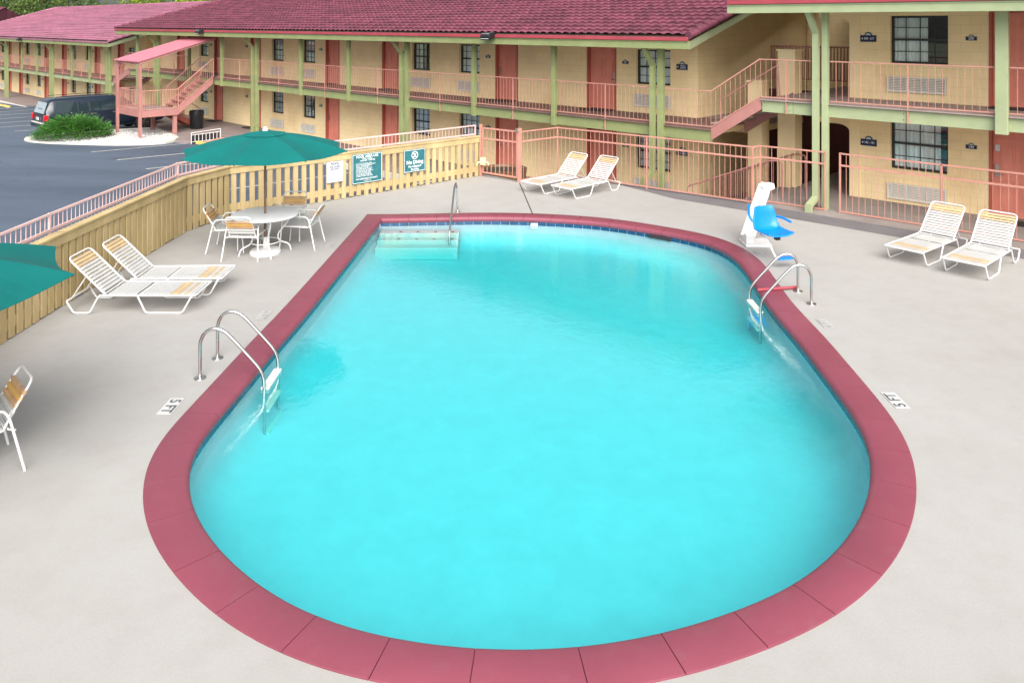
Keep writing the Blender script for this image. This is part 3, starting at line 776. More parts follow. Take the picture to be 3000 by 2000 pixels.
def beamline(par, t0, t1, z0, z1, joints, m='green'):
    f = MB(FT); xs = [t0]+sorted(joints)+[t1]
    for a, b_ in zip(xs[:-1], xs[1:]): f.box(a+.004, b_-.004, .0, .10, z0, z1)
    f.build('balcony_beam', M[m], par, bevel=.005)
    g = MB(FT)
    for t in xs[1:-1]:
        for z in (z0+.07, z1-.07): g.tube([(t-.10, -.003, z), (t-.10, .01, z)], .012, 6)
    if g.v: g.build('bolt', M['carbk'], par)
def slab(par, t0, t1, z, m='floor', y1=WY+.25, y0=.102):
    f = MB(FT); f.box(t0, t1, y0, y1, z-.16, z-.03); f.build('ceiling_slab', M['soffit'], par)
    f = MB(FT); f.box(t0, t1, -.075, y1, z-.029, z); f.build('balcony_floor', M[m], par)
def basebeam(par, t0, t1, ze):
    f = MB(FT); f.box(t0, t1, -.12, .02, ze+.03, ze+.19); f.build('header_beam', M['green'], par)
# ---------------------------------------------------------------- centre wing
MC = root('motel_wing', FT @ Matrix.Translation((-22, 2, -.92)), 'long middle motel wing with salmon doors and green posts under a dark red tiled roof', 'building')
zf, zg, ze = 1.57, -.92, 3.58
T0, T1 = -40.2, -4.43
dU = [(-38.05,-37.2,1),(-33.5,-32.62,-1),(-29.62,-28.7,-1),(-22.95,-22.0,-1),(-18.87,-17.92,1),(-12.38,-11.42,-1),(-8.32,-7.3,1)]
wU = [(-35.3,-34.25),(-27.62,-26.55),(-24.9,-23.85),(-17.02,-15.95),(-14.32,-13.24),(-6.52,-5.33)]
def wing(par, pre, T0, T1, zf, zg, ztop, dU, wU, plq):
    for lv, zb, zt in (('upper', zf, ztop), ('lower', zg, zf-.16)):
        wz = [(a, b_, zb+.85, zb+1.88) for a, b_ in wU]
        dz = [(a, b_, zb, s_) for a, b_, s_ in dU]
        f = MB(FT); holes = wz+[(a-.055, b_+.055, zb, zb+2.085) for a, b_, *_ in dz]
        holes_wall(f, T0, T1, zb, zt, WY, WY+.25, holes)
        f.build('wall', M['wall'], par)
        for k, (a, b_, c, d) in enumerate(wz):
            window(par, a, b_, c, d, open_=(.45 if (k+(lv == 'lower')) % 4 == 3 else 0), seed=k)
            acgrille(par, a-.06, b_+.02, zb+.19, zb+.56)
        for k, (a, b_, z, s_) in enumerate(dz):
            door(par, a, b_, z, s_, card=False)
            plaque(par, (a-.42 if s_ < 0 else b_+.40), zb+1.47, None if not plq else str(plq[0 if lv == 'upper' else 1]+2*(len(dz)-k)))
for_ = wing(MC, 'm', T0, T1, zf, zg, 4.28, dU, wU, (220, 120))
seam = MB(FT)
for t in (-36.5, -25.84, -15.24):
    for a, b_ in ((zf+.002, 4.0), (zg, zf-.165)): seam.box(t-.012, t+.012, WY-.004, WY+.001, a, b_)
seam.build('wall_seam', M['walltrim'], MC)
f = MB(FT); f.box(T1-.32, T1+.004, WY-.02, WY-.0005, zf, 3.52); f.box(T1-.32, T1+.004, WY-.02, WY-.0005, zg, zf-.17); f.build('corner_trim', M['wall'], MC)
f = MB(FT); f.box(T0, T1, 13.0, 13.2, zg, 4.0); f.build('wall', M['wall'], MC)
gable(MC, T1-.25, T1, zg, ze, .27); gable(MC, T0, T0+.25, zg, ze, .27)
roof(MC, -40.45, -3.18, ze, .27, tile='tile')
basebeam(MC, -40.2, -4.3, ze)
slab(MC, -40.25, -2.97, zf, 'floor')
f = MB(FT); f.box(-4.42, -2.97, WY+.26, 9, zf-.16, zf); f.build('landing_floor', M['floorp'], MC)
full = [-38.95,-36.15,-25.62,-15.0,-4.42]; upr = [-32.4,-28.92,-21.97,-18.56,-11.56,-8.13]
for t in full: post(MC, t, zg, ze+.05, .17)
for t in (-36.36,-25.84,-15.21,-4.62): downspout(MC, t, zg if t < -10 else -.0, ze+.15, elbow=(t > -10))
for t in upr: post(MC, t, 1.22, ze+.05, .14)
ps = sorted(full+upr); mids = []
for a, b_ in zip([-40.2]+ps, ps+[-2.97]):
    if b_-a < .9: continue
    L0, L1 = a+(.08 if a != -40.2 else 0), b_-(.08 if b_ != -2.97 else 0)
    if a == -32.4: # opening for the outside stair
        continue
    railing(MC, L0, L1, 1.62)
    if b_-a > 2.5: mids.append((a+b_)/2); rail_post(MC, (a+b_)/2, 1.24, 2.52)
railing(MC, -30.0+.5, -29.0, 1.62)
beamline(MC, -40.2, -2.97, 1.24, 1.53, mids)
# ---------------------------------------------------------------- far wing
WC = root('motel_wing', FT @ Matrix.Translation((-58, 2, -1.65)), 'distant left motel wing, lower level, faded pink tiled roof, behind the parked car', 'building')
zfW, zgW, zeW = .78, -1.65, 2.82
dW = [(-75.2,-74.3,1),(-71.6,-70.7,-1),(-68.4,-67.45,1),(-61.8,-60.85,-1),(-57.75,-56.8,1),(-51.05,-50.1,-1),(-46.9,-45.95,1)]
wW = [(-73.9,-72.8),(-66.8,-65.7),(-63.8,-62.75),(-55.85,-54.8),(-52.9,-51.85),(-45.3,-44.2)]
wing(WC, 'w', -78, -42.7, zfW, zgW, 3.60, dW, wW, None)
gable(WC, -42.95, -42.7, zgW, zeW, .30); gable(WC, -78, -77.75, zgW, zeW, .30)
f = MB(FT); f.box(-78, -42.7, 13.0, 13.2, zgW, 3.3); f.build('wall', M['wall'], WC)
roof(WC, -78.6, -41.5, zeW, .30, tile='tilep', st=.28, sub=3, gut='tilep' )
basebeam(WC, -78, -42.6, zeW)
slab(WC, -78, -42.7, zfW)
fullW = [-74.9,-64.4,-53.55,-43.1]; uprW = [-71.4,-68.0,-60.6,-57.0,-49.65,-46.45]
for t in fullW: post(WC, t, zgW, zeW+.05, .22)
for t in uprW: post(WC, t, .48, zeW+.05, .15)
downspout(WC, -53.8, zgW, zeW+.15, elbow=False); downspout(WC, -43.35, zgW, zeW+.15, elbow=False); downspout(WC, -64.65, zgW, zeW+.15, elbow=False)
ps = sorted(fullW+uprW); mids = []
for a, b_ in zip([-78]+ps, ps+[-42.7]):
    if b_-a < .9: continue
    railing(WC, a+.1, b_-.1, zfW+.04); 
    if b_-a > 2.5: mids.append((a+b_)/2); rail_post(WC, (a+b_)/2, .5, zfW+.95)
beamline(WC, -78, -42.7, .47, .74, mids, 'greenp')
# dark breezeway wall between the far and the middle wing
f = MB(FT); f.box(-42.69, -40.21, 5.0, 5.2, -1.62, 3.2); f.build('wall', M['wall'], WC)
# ---------------------------------------------------------------- near right wing
RC = root('motel_wing', FT @ Matrix.Translation((6, 2, 0)), 'nearest motel wing at the right edge, with big multi-pane windows and pale green beams', 'building')
zfR, zgR, zeR = 2.42, 0.03, 4.46
for lv, zb, zt in (('u', zfR, 5.16), ('l', zgR, zfR-.16)):
    wz = [(.71, 1.95, (3.29 if lv == 'u' else .82), (4.40 if lv == 'u' else 2.02)), (6.6, 7.84, zb+.85, zb+1.9), (9.0, 10.2, zb+.85, zb+1.9)]
    dz = [(2.82, 3.74, zb, -1), (4.9, 5.82, zb, 1), (11.2, 12.1, zb, -1)]
    f = MB(FT); holes_wall(f, -.23, 14, zb, zt, WY, WY+.25, wz+[(a-.055, b_+.055, zb, zb+2.085) for a, b_, *_ in dz]); f.build('wall', M['wall'], RC)
    for k, (a, b_, c, d) in enumerate(wz):
        window(RC, a, b_, c, d, open_=(.62 if lv == 'u' and k == 0 else (.84 if k == 0 else 0)), cols=3, seed=3+k)
        acgrille(RC, a-.06, b_-.03, zb+.20 if lv == 'u' else .12, zb+.56 if lv == 'u' else .48)
    for a, b_, z, s_ in dz: door(RC, a, b_, z, s_, card=True)
    plaque(RC, 2.42, zb+1.47, '200' if lv == 'u' else '143')
f = MB(FT); f.box(-.235, .02, WY-.02, WY-.0005, zfR, 4.9); f.box(-.235, .02, WY-.02, WY-.0005, zgR, zfR-.17); f.build('corner_trim', M['walltrim'], RC)
f = MB(FT); f.box(-.23, 0, WY+.26, 13, 0.03, 5.4); f.box(-.23, 14, 13, 13.2, 0, 5.3); f.box(13.75, 14, WY+.26, 13, 0, 5.4); f.build('wall', M['wall'], RC)
roof(RC, -2.15, 15, zeR, .27, tile='tile', fm='greenp')
f = MB(FT); f.box(-2.0, 14, -.12, .02, zeR+.03, zeR+.19); f.build('header_beam', M['greenp'], RC)
slab(RC, -1.64, 14, zfR, 'floorp')
f = MB(FT); f.box(-1.64, -.24, WY+.26, 9, zfR-.16, zfR); f.build('landing_floor', M['floorp'], RC)
post(RC, -.06, .03, zeR+.05, .13, m='greenp'); downspout(RC, -.24, 0, zeR+.15, 'greenp', kick=.38)
post(RC, 3.42, 2.06, zeR+.05, .22, m='greenp'); post(RC, 7.0, 2.06, zeR+.05, .22, m='greenp'); post(RC, 10.6, .03, zeR+.05, .15, m='greenp')
for a, b_ in ((-1.64,-.40),(.03,3.3),(3.54,6.88),(7.12,10.5)): railing(RC, a, b_, 2.46)
for t in (-1.0, 1.68, 5.2): rail_post(RC, t, 2.10, 3.38)
beamline(RC, -1.62, 14, 2.11, 2.38, [-.85, 1.68, 5.2, 8.8], 'greenp')
# arched header to the passage, both floors
def arch(z0, z1, t0=-1.0, t1=-.238, zlow=.0):
    n = 10; r = .30; f = MB(FT)
    poly = [(t0, z1), (t1, z1), (t1, z0-.18)]
    poly += [(t1-r*(1-math.cos(pi/2*k/n)), z0-.18+.18*math.sin(pi/2*k/n)) for k in range(1, n+1)] + [(t0, z0)]
    f.prism(poly, WY, WY+.3, axis='y'); f.build('arched_header', M['wall'], RC)
arch(4.36, 5.0); arch(1.76, 2.25)
f = MB(FT); f.box(-4.4, -.24, 5.4, 5.5, -.9, 2.2); f.build('wall', M['dkwall'], RC)  # nearer back wall, the passage's darkness put into its dark paint
# masonry piers beside the stair
for (a, b_, z0, z1) in ((-2.92,-2.52,-.93,2.66),(-2.08,-1.62,-.2,3.50)):
    f = MB(FT); f.box(a, b_, WY+.0, WY+.42, z0, z1); f.box(a-.03, b_+.03, WY-.03, WY+.45, z1, z1+.05); f.build('masonry_pier', M['walltrim'], RC)
# dark back of the passage
f = MB(FT); f.box(-4.4, -.24, 8.9, 9.05, -.9, 6.0); f.box(-4.4, -2.99, WY+.45, 8.9, zf-.34, zf-.17); f.build('wall', M['wall'], RC)
f = MB(FT); 
for (t0, t1, yy, z) in ((-4.4,-.3, 6.2, zfR+.05), ):
    f.box(t0, t1, yy-.02, yy+.02, z+1.0, z+1.05); f.box(t0, t1, yy-.02, yy+.02, z, z+.04)
    for i in range(int((t1-t0)/.10)): f.box(t0+i*.10, t0+i*.10+.035, yy-.012, yy+.012, z+.04, z+1.0)
f.build('railing', M['stair'], RC)
# ---------------------------------------------------------------- linking stairs on the balcony line
def linkstair(t0, t1, za, zb, n, label, yw=1.7):
    r = root('linking_stair', FT @ Matrix.Translation(((t0+t1)/2, .8, za-.2)), label, 'staircase')
    f = MB(FT); dz = zb-za
    for y in (-.03, yw): f.prism([(t0, za-.28), (t0, za+.02), (t1, zb+.04), (t1, zb-.26)], y, y+.05, axis='y')
    f.build('stringer', M['stair'], r)
    for i in range(n):
        g = MB(FT); a = t0+(t1-t0)*i/n; g.box(a-.02, a+(t1-t0)/n+.01, .022, yw-.002, za+dz*(i+1)/(n+1)-.04, za+dz*(i+1)/(n+1)); g.build('tread', M['floorp'], r)
    g = MB(FT); sl = dz/(t1-t0)
    for y in (-.03,):
        g.beam((t0, y, za+.95), (t1, y, zb+.96), .03, .03); g.beam((t0, y, za+.05), (t1, y, zb+.06), .03, .025)
        k = round((t1-t0)/.135)
        for i in range(k+1):
            a = t0+(t1-t0)*i/k; z = za+sl*(a-t0); g.box(a-.0045, a+.0045, y-.0045, y+.0045, z+.06, z+.95)
    g.build('railing', M['rail'], r)
    g = MB(FT); a = t0+(t1-t0)*.05
    g.tube([(a, .35, za+.72), (t1+.25, .35, zb+.80), (t1+.3, .35, zb+.02)], .018, 6, bend=.05); g.tube([(a, .35, za+.72), (a, .35, za+.03)], .018, 6)
    g.build('handrail', M['stair'], r)
    return r
linkstair(-2.97, -1.64, 1.57, 2.42, 4, 'short salmon stair linking the middle balcony up to the right balcony')
linkstair(-42.7, -40.25, .78, 1.57, 4, 'short salmon stair between the far wing balcony and the middle balcony, behind the pink canopy')
r = root('linking_stair', FT @ Matrix.Translation((-3.0, 1.0, -.92)), 'ground level steps behind the metal fence, climbing between the middle and right wings', 'staircase')
f = MB(FT)
for i in range(5): f.box(-3.6+i*.4, -1.68, .35, 1.75, -.92+(i)*.185, -.92+(i+1)*.185)
f.build('concrete_steps', M['sidewalk'], r)
for y in (.4, 1.7):
    g = MB(FT); g.tube([(-3.9,y,-.9),(-3.9,y,-.05),(-1.6,y,.90),(-1.3,y,.90),(-1.3,y,.03)], .02, 8, bend=.08)
    for i in range(14): 
        a = -3.75+i*.16; z = -.05+(a+3.9)*.413; g.box(a-.008, a+.008, y-.008, y+.008, -.92+max(0,(a+3.6)/.4)*.185, z)
    g.build('handrail', M['stair'], r)
# ---------------------------------------------------------------- direction signs
plaque(None, -4.93, 2.98, 'POOL\nOFFICE', True, ('direction_sign', 'navy direction sign with arrow beside the upper right window of the middle wing'))
plaque(None, .21, 3.86, '208 - 217', True, ('direction_sign', 'navy arrow sign left of the upper window on the near right wing'))
plaque(None, .22, 1.37, '142 - 151', True, ('direction_sign', 'navy arrow sign left of the lower window on the near right wing'))
plaque(None, -4.93, .55, 'POOL\nLAUNDRY', True, ('direction_sign', 'navy sign low on the middle wing wall, seen through the pool fence'))
# ---------------------------------------------------------------- floodlights on the eaves
def flood(t, z, label):
    r = root('floodlight', FT @ Matrix.Translation((t, -.8, z)), label, 'floodlight', 'floodlights on the eaves')
    f = MB(FT); f.prism([(-.80, z-.05), (-1.02, z-.12), (-1.06, z-.02), (-.98, z+.10), (-.75, z+.12)], t-.19, t+.19, axis='x'); f.box(t-.05, t+.05, -.76, -.70, z-.04, z+.06)
    f.build('housing', M['carbk'], r, bevel=.01)
    g = MB(FT); g.add([(t-.16,-.815,z-.062),(t+.16,-.815,z-.062),(t+.16,-1.01,z-.124),(t-.16,-1.01,z-.124)], [(0,1,2,3)]); g.add([(t-.165,-1.045,z-.085),(t+.165,-1.045,z-.085),(t+.165,-1.0,z+.075),(t-.165,-1.0,z+.075)], [(0,1,2,3)])
    g.build('lens', M['plate'], r)
flood(fac(1436,-.8), 3.83, 'floodlight on the middle wing eave above the salmon door by the gate')
flood(fac(590,-.8), 3.80, 'floodlight on the eave at the top of the pink stair canopy')
flood(fac(60,-.8), 3.02, 'floodlight on the far left wing eave')
# ---------------------------------------------------------------- doormats
def matt(t, z, label, w=.75, d=.45, y=1.45):
    f = MB(FT); n = 10; poly = [(t-w/2, y+d/2), (t-w/2, y-d/4)]+[(t-w/2*math.cos(pi*k/n), y-d/4-d/3*math.sin(pi*k/n)) for k in range(1, n)]+[(t+w/2, y-d/4), (t+w/2, y+d/2)]
    f.prism(poly, z+.004, z+.018); tag(f.build('doormat', M['rubber']), label, 'doormat', 'doormats in front of the room doors')
matt(-22.48, zf, 'black doormat on the upper balcony at the door right of the green umbrella top')
matt(-18.4, zf, 'black doormat on the upper balcony at the door beside the central green post')
matt(-11.9, zf, 'black doormat on the upper balcony below the middle floodlight', 1.1)
matt(-7.8, zf, 'black doormat at the last upper door of the middle wing', 1.1)
matt(3.28, zfR, 'black doormat at the upper door of the near right wing', .9)
matt(3.28, .03, 'black doormat at the lower door of the near right wing', .9)
matt(-33.06, zg, 'black doormat on the ground behind the black trash can', .9)
matt(-29.2, zg, 'black doormat on the ground left of the tall green post', .9)
# ================================================================== WOODEN FENCE
def segs(P):
    return [(P[i], P[i+1]) for i in range(len(P)-1)]
WF = [Vector(p) for p in ((-6.80,3.0,0),(-6.76,12.0,0),(-6.64,16.3,0),(-6.2,17.55,0),(-4.15,19.3,0),(-.92,22.22,0))]
wf = root('wooden_fence', WF[2], 'cream painted board fence with flat cap rail bending along the left of the deck', 'fence')
L_ = 0; rg = random.Random(5); brd = MB(); back = MB(); lows = MB()
for si, (a, b_) in enumerate(segs(WF)):
    d = (b_-a); ln = d.length; d.normalize(); n_ = Vector((d.y, -d.x, 0))       # n_ towards the pool
    far = si >= 4
    pitch = .182 if si < 3 else .205
    k = int(ln/pitch)
    for i in range(k):
        p = a+d*(i+.5)*ln/k; hgt = .99+rg.uniform(-.004,.004); w = (.125 if si < 3 else .115)*rg.uniform(.96,1.04)
        rot = Matrix.Rotation(math.atan2(d.y, d.x)+rg.uniform(-.02,.02), 4, 'Z') @ Matrix.Rotation(rg.uniform(-.008,.008), 4, 'Y')
        z0 = rg.uniform(.0,.03)
        brd.cbox((p+n_*.02+Vector((0,0,(z0+hgt)/2))), (w, .028, hgt-z0), rot)
        if si < 3:   # shadow-box boards on the back side
            q = p+d*pitch*.5; back.cbox((q-n_*.085+Vector((0,0,.51))), (w, .02, .98), rot)
    for z_, hh, tgt in ((1.01,.14,brd),(.20,.15,lows)):
        c = (a+b_)/2; tgt.cbox(c+(n_*.042 if z_ > .5 else n_*(-.006))+Vector((0,0,z_)), (ln+.02, .022 if z_ > .5 else .03, hh), Matrix.Rotation(math.atan2(d.y, d.x), 4, 'Z'))
brd.build('fence_boards', M['fwood'], wf); back.build('back_boards', M['fwood'], wf); lows.build('lower_rail', M['fwood'], wf)
cap = MB()
for a, b_ in segs(WF):
    d = (b_-a); ln = d.length; d.normalize(); ang = math.atan2(d.y, d.x)
    nn = max(1, round(ln/2.4))
    for i in range(nn):
        c = a+d*ln*(i+.5)/nn; cap.cbox(c+Vector((0,0,1.10)), (ln/nn-.004+(.03 if i in (0,nn-1) else 0), .15, .036), Matrix.Rotation(ang, 4, 'Z'))
cap.build('cap_rail', M['fwood'], wf, bevel=.006)
for a, b_ in segs(WF):
    d = (b_-a); ln = d.length; d.normalize(); n_ = Vector((d.y,-d.x,0)); nn = max(1, round(ln/2.1))
    for i in range(nn+(1 if (b_-WF[-1]).length < .01 else 0)):
        c = a+d*ln*i/nn; g = MB(); g.cbox(c-n_*.085+Vector((0,0,.52)), (.09,.09,1.10), Matrix.Rotation(math.atan2(d.y, d.x), 4, 'Z')); g.build('fence_post', M['fwood'], wf)
# ================================================================== METAL FENCES
def metalfence(P, label, cat='fence', name='metal_fence', m='rail', z0=.06, ztop=1.34, mid=1.08, step=.135, pstep=2.2, group=None):
    r = root(name, P[0], label, cat, group)
    rail_ = MB(); pk = MB()
    for a, b_ in segs(P):
        d = (b_-a); ln = d.length; d.normalize(); ang = Matrix.Rotation(math.atan2(d.y, d.x), 4, 'Z'); c = (a+b_)/2
        for z_, h_, w_ in ((ztop,.032,.034),(mid,.038,.036),(z0,.03,.03)):
            if z_ is not None: rail_.cbox(c+Vector((0,0,z_)), (ln, w_, h_), ang)
        k = round(ln/step)
        for i in range(1, k):
            p = a+d*ln*i/k; pk.cbox(p+Vector((0,0,(ztop+z0)/2)), (.0095,.0095,ztop-z0-.04), ang)
    rail_.build('fence_rail', M[m], r); pk.build('pickets', M[m], r)
    for a, b_ in segs(P):
        d = (b_-a); ln = d.length; d.normalize(); nn = max(1, round(ln/pstep)); ang = Matrix.Rotation(math.atan2(d.y, d.x), 4, 'Z')
        for i in range(nn+(1 if b_ is P[-1] else 0)):
            g = MB(); g.cbox(a+d*ln*i/nn+Vector((0,0,ztop/2+.01)), (.034,.034,ztop+.02), ang); g.build('fence_post', M[m], r)
    return r
def offs(P, d):
    out = []
    for i, p in enumerate(P):
        t = (P[min(i+1,len(P)-1)]-P[max(i-1,0)]).normalized(); out.append(p+Vector((-t.y, t.x, 0))*d)
    return out
BF = offs(WF, .16)
metalfence(BF, 'thin pink metal railing standing just outside the cream wooden fence above the parking lot', m='railp', ztop=1.38, mid=1.14, step=.115, pstep=40)
A_ = Vector((.2,21.32,0)); B_ = Vector((1.26,22.2,0)); C_ = Vector((5.62,18.75,0)); D_ = Vector((5.86,18.92,0)); E_ = Vector((7.02,17.98,0))
metalfence([A_, B_, C_, D_, E_], 'salmon metal picket fence behind the two far loungers and the blue lift seat', pstep=2.3)
metalfence([Vector((7.28,17.80,0)), FT @ Vector((10.5,-.0,0)) + Vector((.05,-.05,0))], 'salmon metal picket fence along the near right wing behind the two right loungers')
gt = root('metal_gate', Vector((-.85,22.1,0)), 'salmon metal picket gate at the far corner between the wooden fence and the lounger fence', 'gate')
g = MB(); a = Vector((-.80,22.12,0)); b_ = Vector((.13,21.38,0)); d = (b_-a); ln = d.length; d.normalize(); ang = Matrix.Rotation(math.atan2(d.y, d.x), 4, 'Z')
for z_ in (1.34, 1.06, .12): g.cbox((a+b_)/2+Vector((0,0,z_)), (ln, .034, .04), ang)
for i in range(9): g.cbox(a+d*ln*i/8+Vector((0,0,.73)), (.016 if 0 < i < 8 else .035, .016 if 0 < i < 8 else .035, 1.22), ang)
g.build('gate_leaf', M['rail'], gt)
g = MB(); g.cbox(A_+Vector((0,0,.72)), (.085,.085,1.44), ang); g.cbox(Vector((-.86,22.16,.72)), (.06,.06,1.44), ang); g.v, g.f, g.mi, keep = g.v[:8], g.f[:6], g.mi[:6], g.v[8:]; g.build('gate_post', M['rail'], gt)
g = MB(); g.cbox(Vector((-.86,22.16,.72)), (.06,.06,1.44), ang); g.build('gate_post', M['rail'], gt)
g = MB(); g.cbox(A_+Vector((-.06,0,1.38)), (.12,.05,.07), ang); g.tube([A_+Vector((-.02,-.04,1.36)), A_+Vector((-.10,-.06,1.44))], .014, 6); g.build('latch', M['metal'], gt)
# coupling on the fence end near the gate
hv = root('wall_faucet', Vector((-.86,22.0,.33)), 'cream painted faucet box with taps at the gate end of the wooden fence', 'faucet')
g = MB(); g.cbox((-.80,22.03,.44), (.13,.10,.20), ang); g.build('box', M['walltrim'], hv, bevel=.01)
g = MB(); 
for s__ in (-1, 1): g.tube([(-.80,22.0,.44),(-.80+s__*.14,21.95,.42),(-.80+s__*.16,21.95,.34)], .018, 6, bend=.03)
g.build('tap', M['walltrim'], hv)
# dark half drum planter behind the gate
pl = root('planter', Vector((.0,22.9,-.9)), 'dark weathered half barrel planter behind the salmon gate', 'planter')
c = Vector((-.22,23.0,-1.22))
g = MB(); g.lathe([(.50,.0),(.60,.9),(.64,1.22),(.66,1.30),(.62,1.30),(.60,1.22),(.0,1.20)][:6], 28, c); g.build('tub', M['wood'], pl, smooth=True)
g = MB(); g.cyl(c+Vector((0,0,1.20)), .61, .03, 24); g.build('soil', M['dirt'], pl)
# ================================================================== SIGNS ON THE WOODEN FENCE
def ray_fence(xp):
    a, b_ = WF[4], WF[5]; r = (xp-1500)/FPX; d = b_-a
    s_ = (r*a.y-a.x)/(d.x-r*d.y); return a+d*s_
fd = (WF[5]-WF[4]).normalized(); fn = Vector((fd.y, -fd.x, 0))
def fsign(x0, x1, zt, zb, name, label, bm_, tm, items, border=True):
    a = ray_fence(x0); b_ = ray_fence(x1); w = (b_-a).length; c = (a+b_)/2+fn*.062; h = zt-zb; zc = (zt+zb)/2
    MX = Matrix.Translation((c.x, c.y, zc)) @ Matrix.Rotation(math.atan2(fd.y, fd.x), 4, 'Z') @ Matrix.Rotation(pi/2, 4, 'X')
    r = root(name, MX, label, 'sign', 'notice signs on the wooden fence')
    f = MB(MX); f.box(-w/2, w/2, -h/2, h/2, -.004, .004); f.build('sign_board', M[bm_], r)
    if border:
        f = MB(MX); e = .012
        for q in ((-w/2+.01, w/2-.01, h/2-.022, h/2-.012),(-w/2+.01, w/2-.01, -h/2+.012, -h/2+.022),(-w/2+.01,-w/2+.02,-h/2+.022,h/2-.022),(w/2-.02,w/2-.01,-h/2+.022,h/2-.022)):
            f.box(q[0], q[1], q[2], q[3], .0042, .006)
        f.build('border', M[tm], r)
    for it in items:
        s__, sz, x, y, bold = it[:5]; al = it[5] if len(it) > 5 else 'CENTER'
        text('lettering', s__, sz, M[tm], MX @ Matrix.Translation((x*w, y*h, .0075)), r, al, bold=bold)
    return r, MX, w, h
M['signteal'] = mat('dark_teal_sign', (.025,.15,.175), .4, .18, 5)
M['signgrey'] = mat('pale_grey_sign', (.60,.64,.70), .45, .06, 5)
rules = ['NO GLASS IN POOL AREA','POOL FOR REGISTERED GUESTS','ONLY - SHOWER BEFORE','ENTERING THE POOL','CHILDREN MUST BE WITH','AN ADULT AT ALL TIMES','NO RUNNING OR PUSHING','NO PETS IN POOL AREA','NO FOOD IN THE POOL','WEAR PROPER SWIM SUIT','SWIM AT YOUR OWN RISK']
fsign(953, 1001, .93, .44, 'pool_notice_sign', 'small white notice headed POOL on the fence, left of two green signs', 'signgrey', 'txk',
      [('POOL', .085, 0, .39, .003), ('FOR GUEST', .058, 0, .24, .0015), ('USE ONLY', .058, 0, .13, .0015)] + [(s_, .026, -.42, -.0-.075*i, 0, 'LEFT') for i, s_ in enumerate(('Persons using this pool do','so at their own risk. The','owner is not responsible for','accidents or injuries. No','lifeguard is on duty here.'))] + [('THANK YOU', .03, -.1, -.42, 0)], border=False)
fsign(1028, 1115, 1.03, .31, 'pool_rules_sign', 'large dark green sign headed POOL AREA USE, middle of the three fence signs', 'signteal', 'txw',
      [('POOL AREA USE', .085, .0, .40, .002), ('POOL HOURS', .045, 0, .32, .001), ('10:00 AM - 10:00 PM', .05, 0, .265, .001)] +
      [('- '+s_, .038, -.40, .17-.043*i, .0004, 'LEFT') for i, s_ in enumerate(rules)] + [('NO LIFEGUARD ON DUTY', .052, -.02, -.35, .0012), ('THANK YOU', .035, 0, -.42, .0005)])
r, MX, w, h = fsign(1179, 1242, .98, .40, 'no_diving_sign', 'square dark green No Diving sign with a crossed circle, nearest the gate on the fence', 'signteal', 'txw',
      [('No Diving', .125, 0, -.07, .004), ('No Lifeguard', .075, 0, -.25, .002), ('On Duty', .07, 0, -.385, .002)])
f = MB(MX); cx, cy, rr = 0, h*.24, h*.175
n = 32
for k in range(n):
    a0, a1 = 2*pi*k/n, 2*pi*(k+1)/n
    f.add([(cx+rr*math.cos(a0), cy+rr*math.sin(a0), .008),(cx+rr*math.cos(a1), cy+rr*math.sin(a1), .008),(cx+(rr-.016)*math.cos(a1), cy+(rr-.016)*math.sin(a1), .008),(cx+(rr-.016)*math.cos(a0), cy+(rr-.016)*math.sin(a0), .008)], [(0,1,2,3)])
for a0 in (.25, .75, .52):
    a0 *= pi; q = rr*(.98 if a0 != .52*pi else .6); d_ = Vector((math.cos(a0), math.sin(a0), 0)); s__ = Vector((-d_.y, d_.x, 0))*.008; c = Vector((cx, cy, .0085+.0006*a0))
    f.add([c+d_*q+s__, c-d_*q+s__, c-d_*q-s__, c+d_*q-s__], [(0,1,2,3)])
f.build('no_diving_symbol', M['txw'], r, recalc=False)
# ================================================================== DEPTH MARKERS
def marker(x, y, side, txt, label, faded=False, L_=.38, W_=.16):
    # side +1: pool lies towards +x (letters' tops point +x, text runs -y)
    MX = Matrix.Translation((x, y, .004)) @ Matrix.Rotation(-pi/2*side, 4, 'Z')
    r = root('depth_marker', MX, label, 'depth marker', 'depth markers set in the deck')
    f = MB(MX); f.box(-L_/2, L_/2, -W_/2, W_/2, 0, .003); f.build('marker_plate', M['platef' if faded else 'plate'], r)
    text('lettering', txt, .17, M['txg' if faded else 'txk'], MX @ Matrix.Translation((0,0,.0045)), r, bold=.004 if not faded else 0)
marker(-3.78, 8.88, 1, '5 FT', 'white 5 FT marker on the deck left of the pool, nearest the lower left chair')
marker(4.31, 9.02, -1, '5 FT', 'white 5 FT marker on the deck right of the pool')
p = gnd(772, 924); marker(p.x, p.y, 1, '4 FT', 'worn depth marker behind the left pool ladder', True, .34, .15)
p = gnd(968, 718); marker(p.x, p.y, 1, '3 FT', 'worn depth marker between the patio table and the coping corner', True, .36, .15)
p = gnd(2228, 745); marker(p.x, p.y, -1, '3 FT', 'worn dark lettered depth marker below the blue lift seat', True, .36, .15)
p = gnd(2418, 949); marker(p.x, p.y, -1, '4 FT', 'worn depth marker in front of the right pool ladder', True, .34, .15)
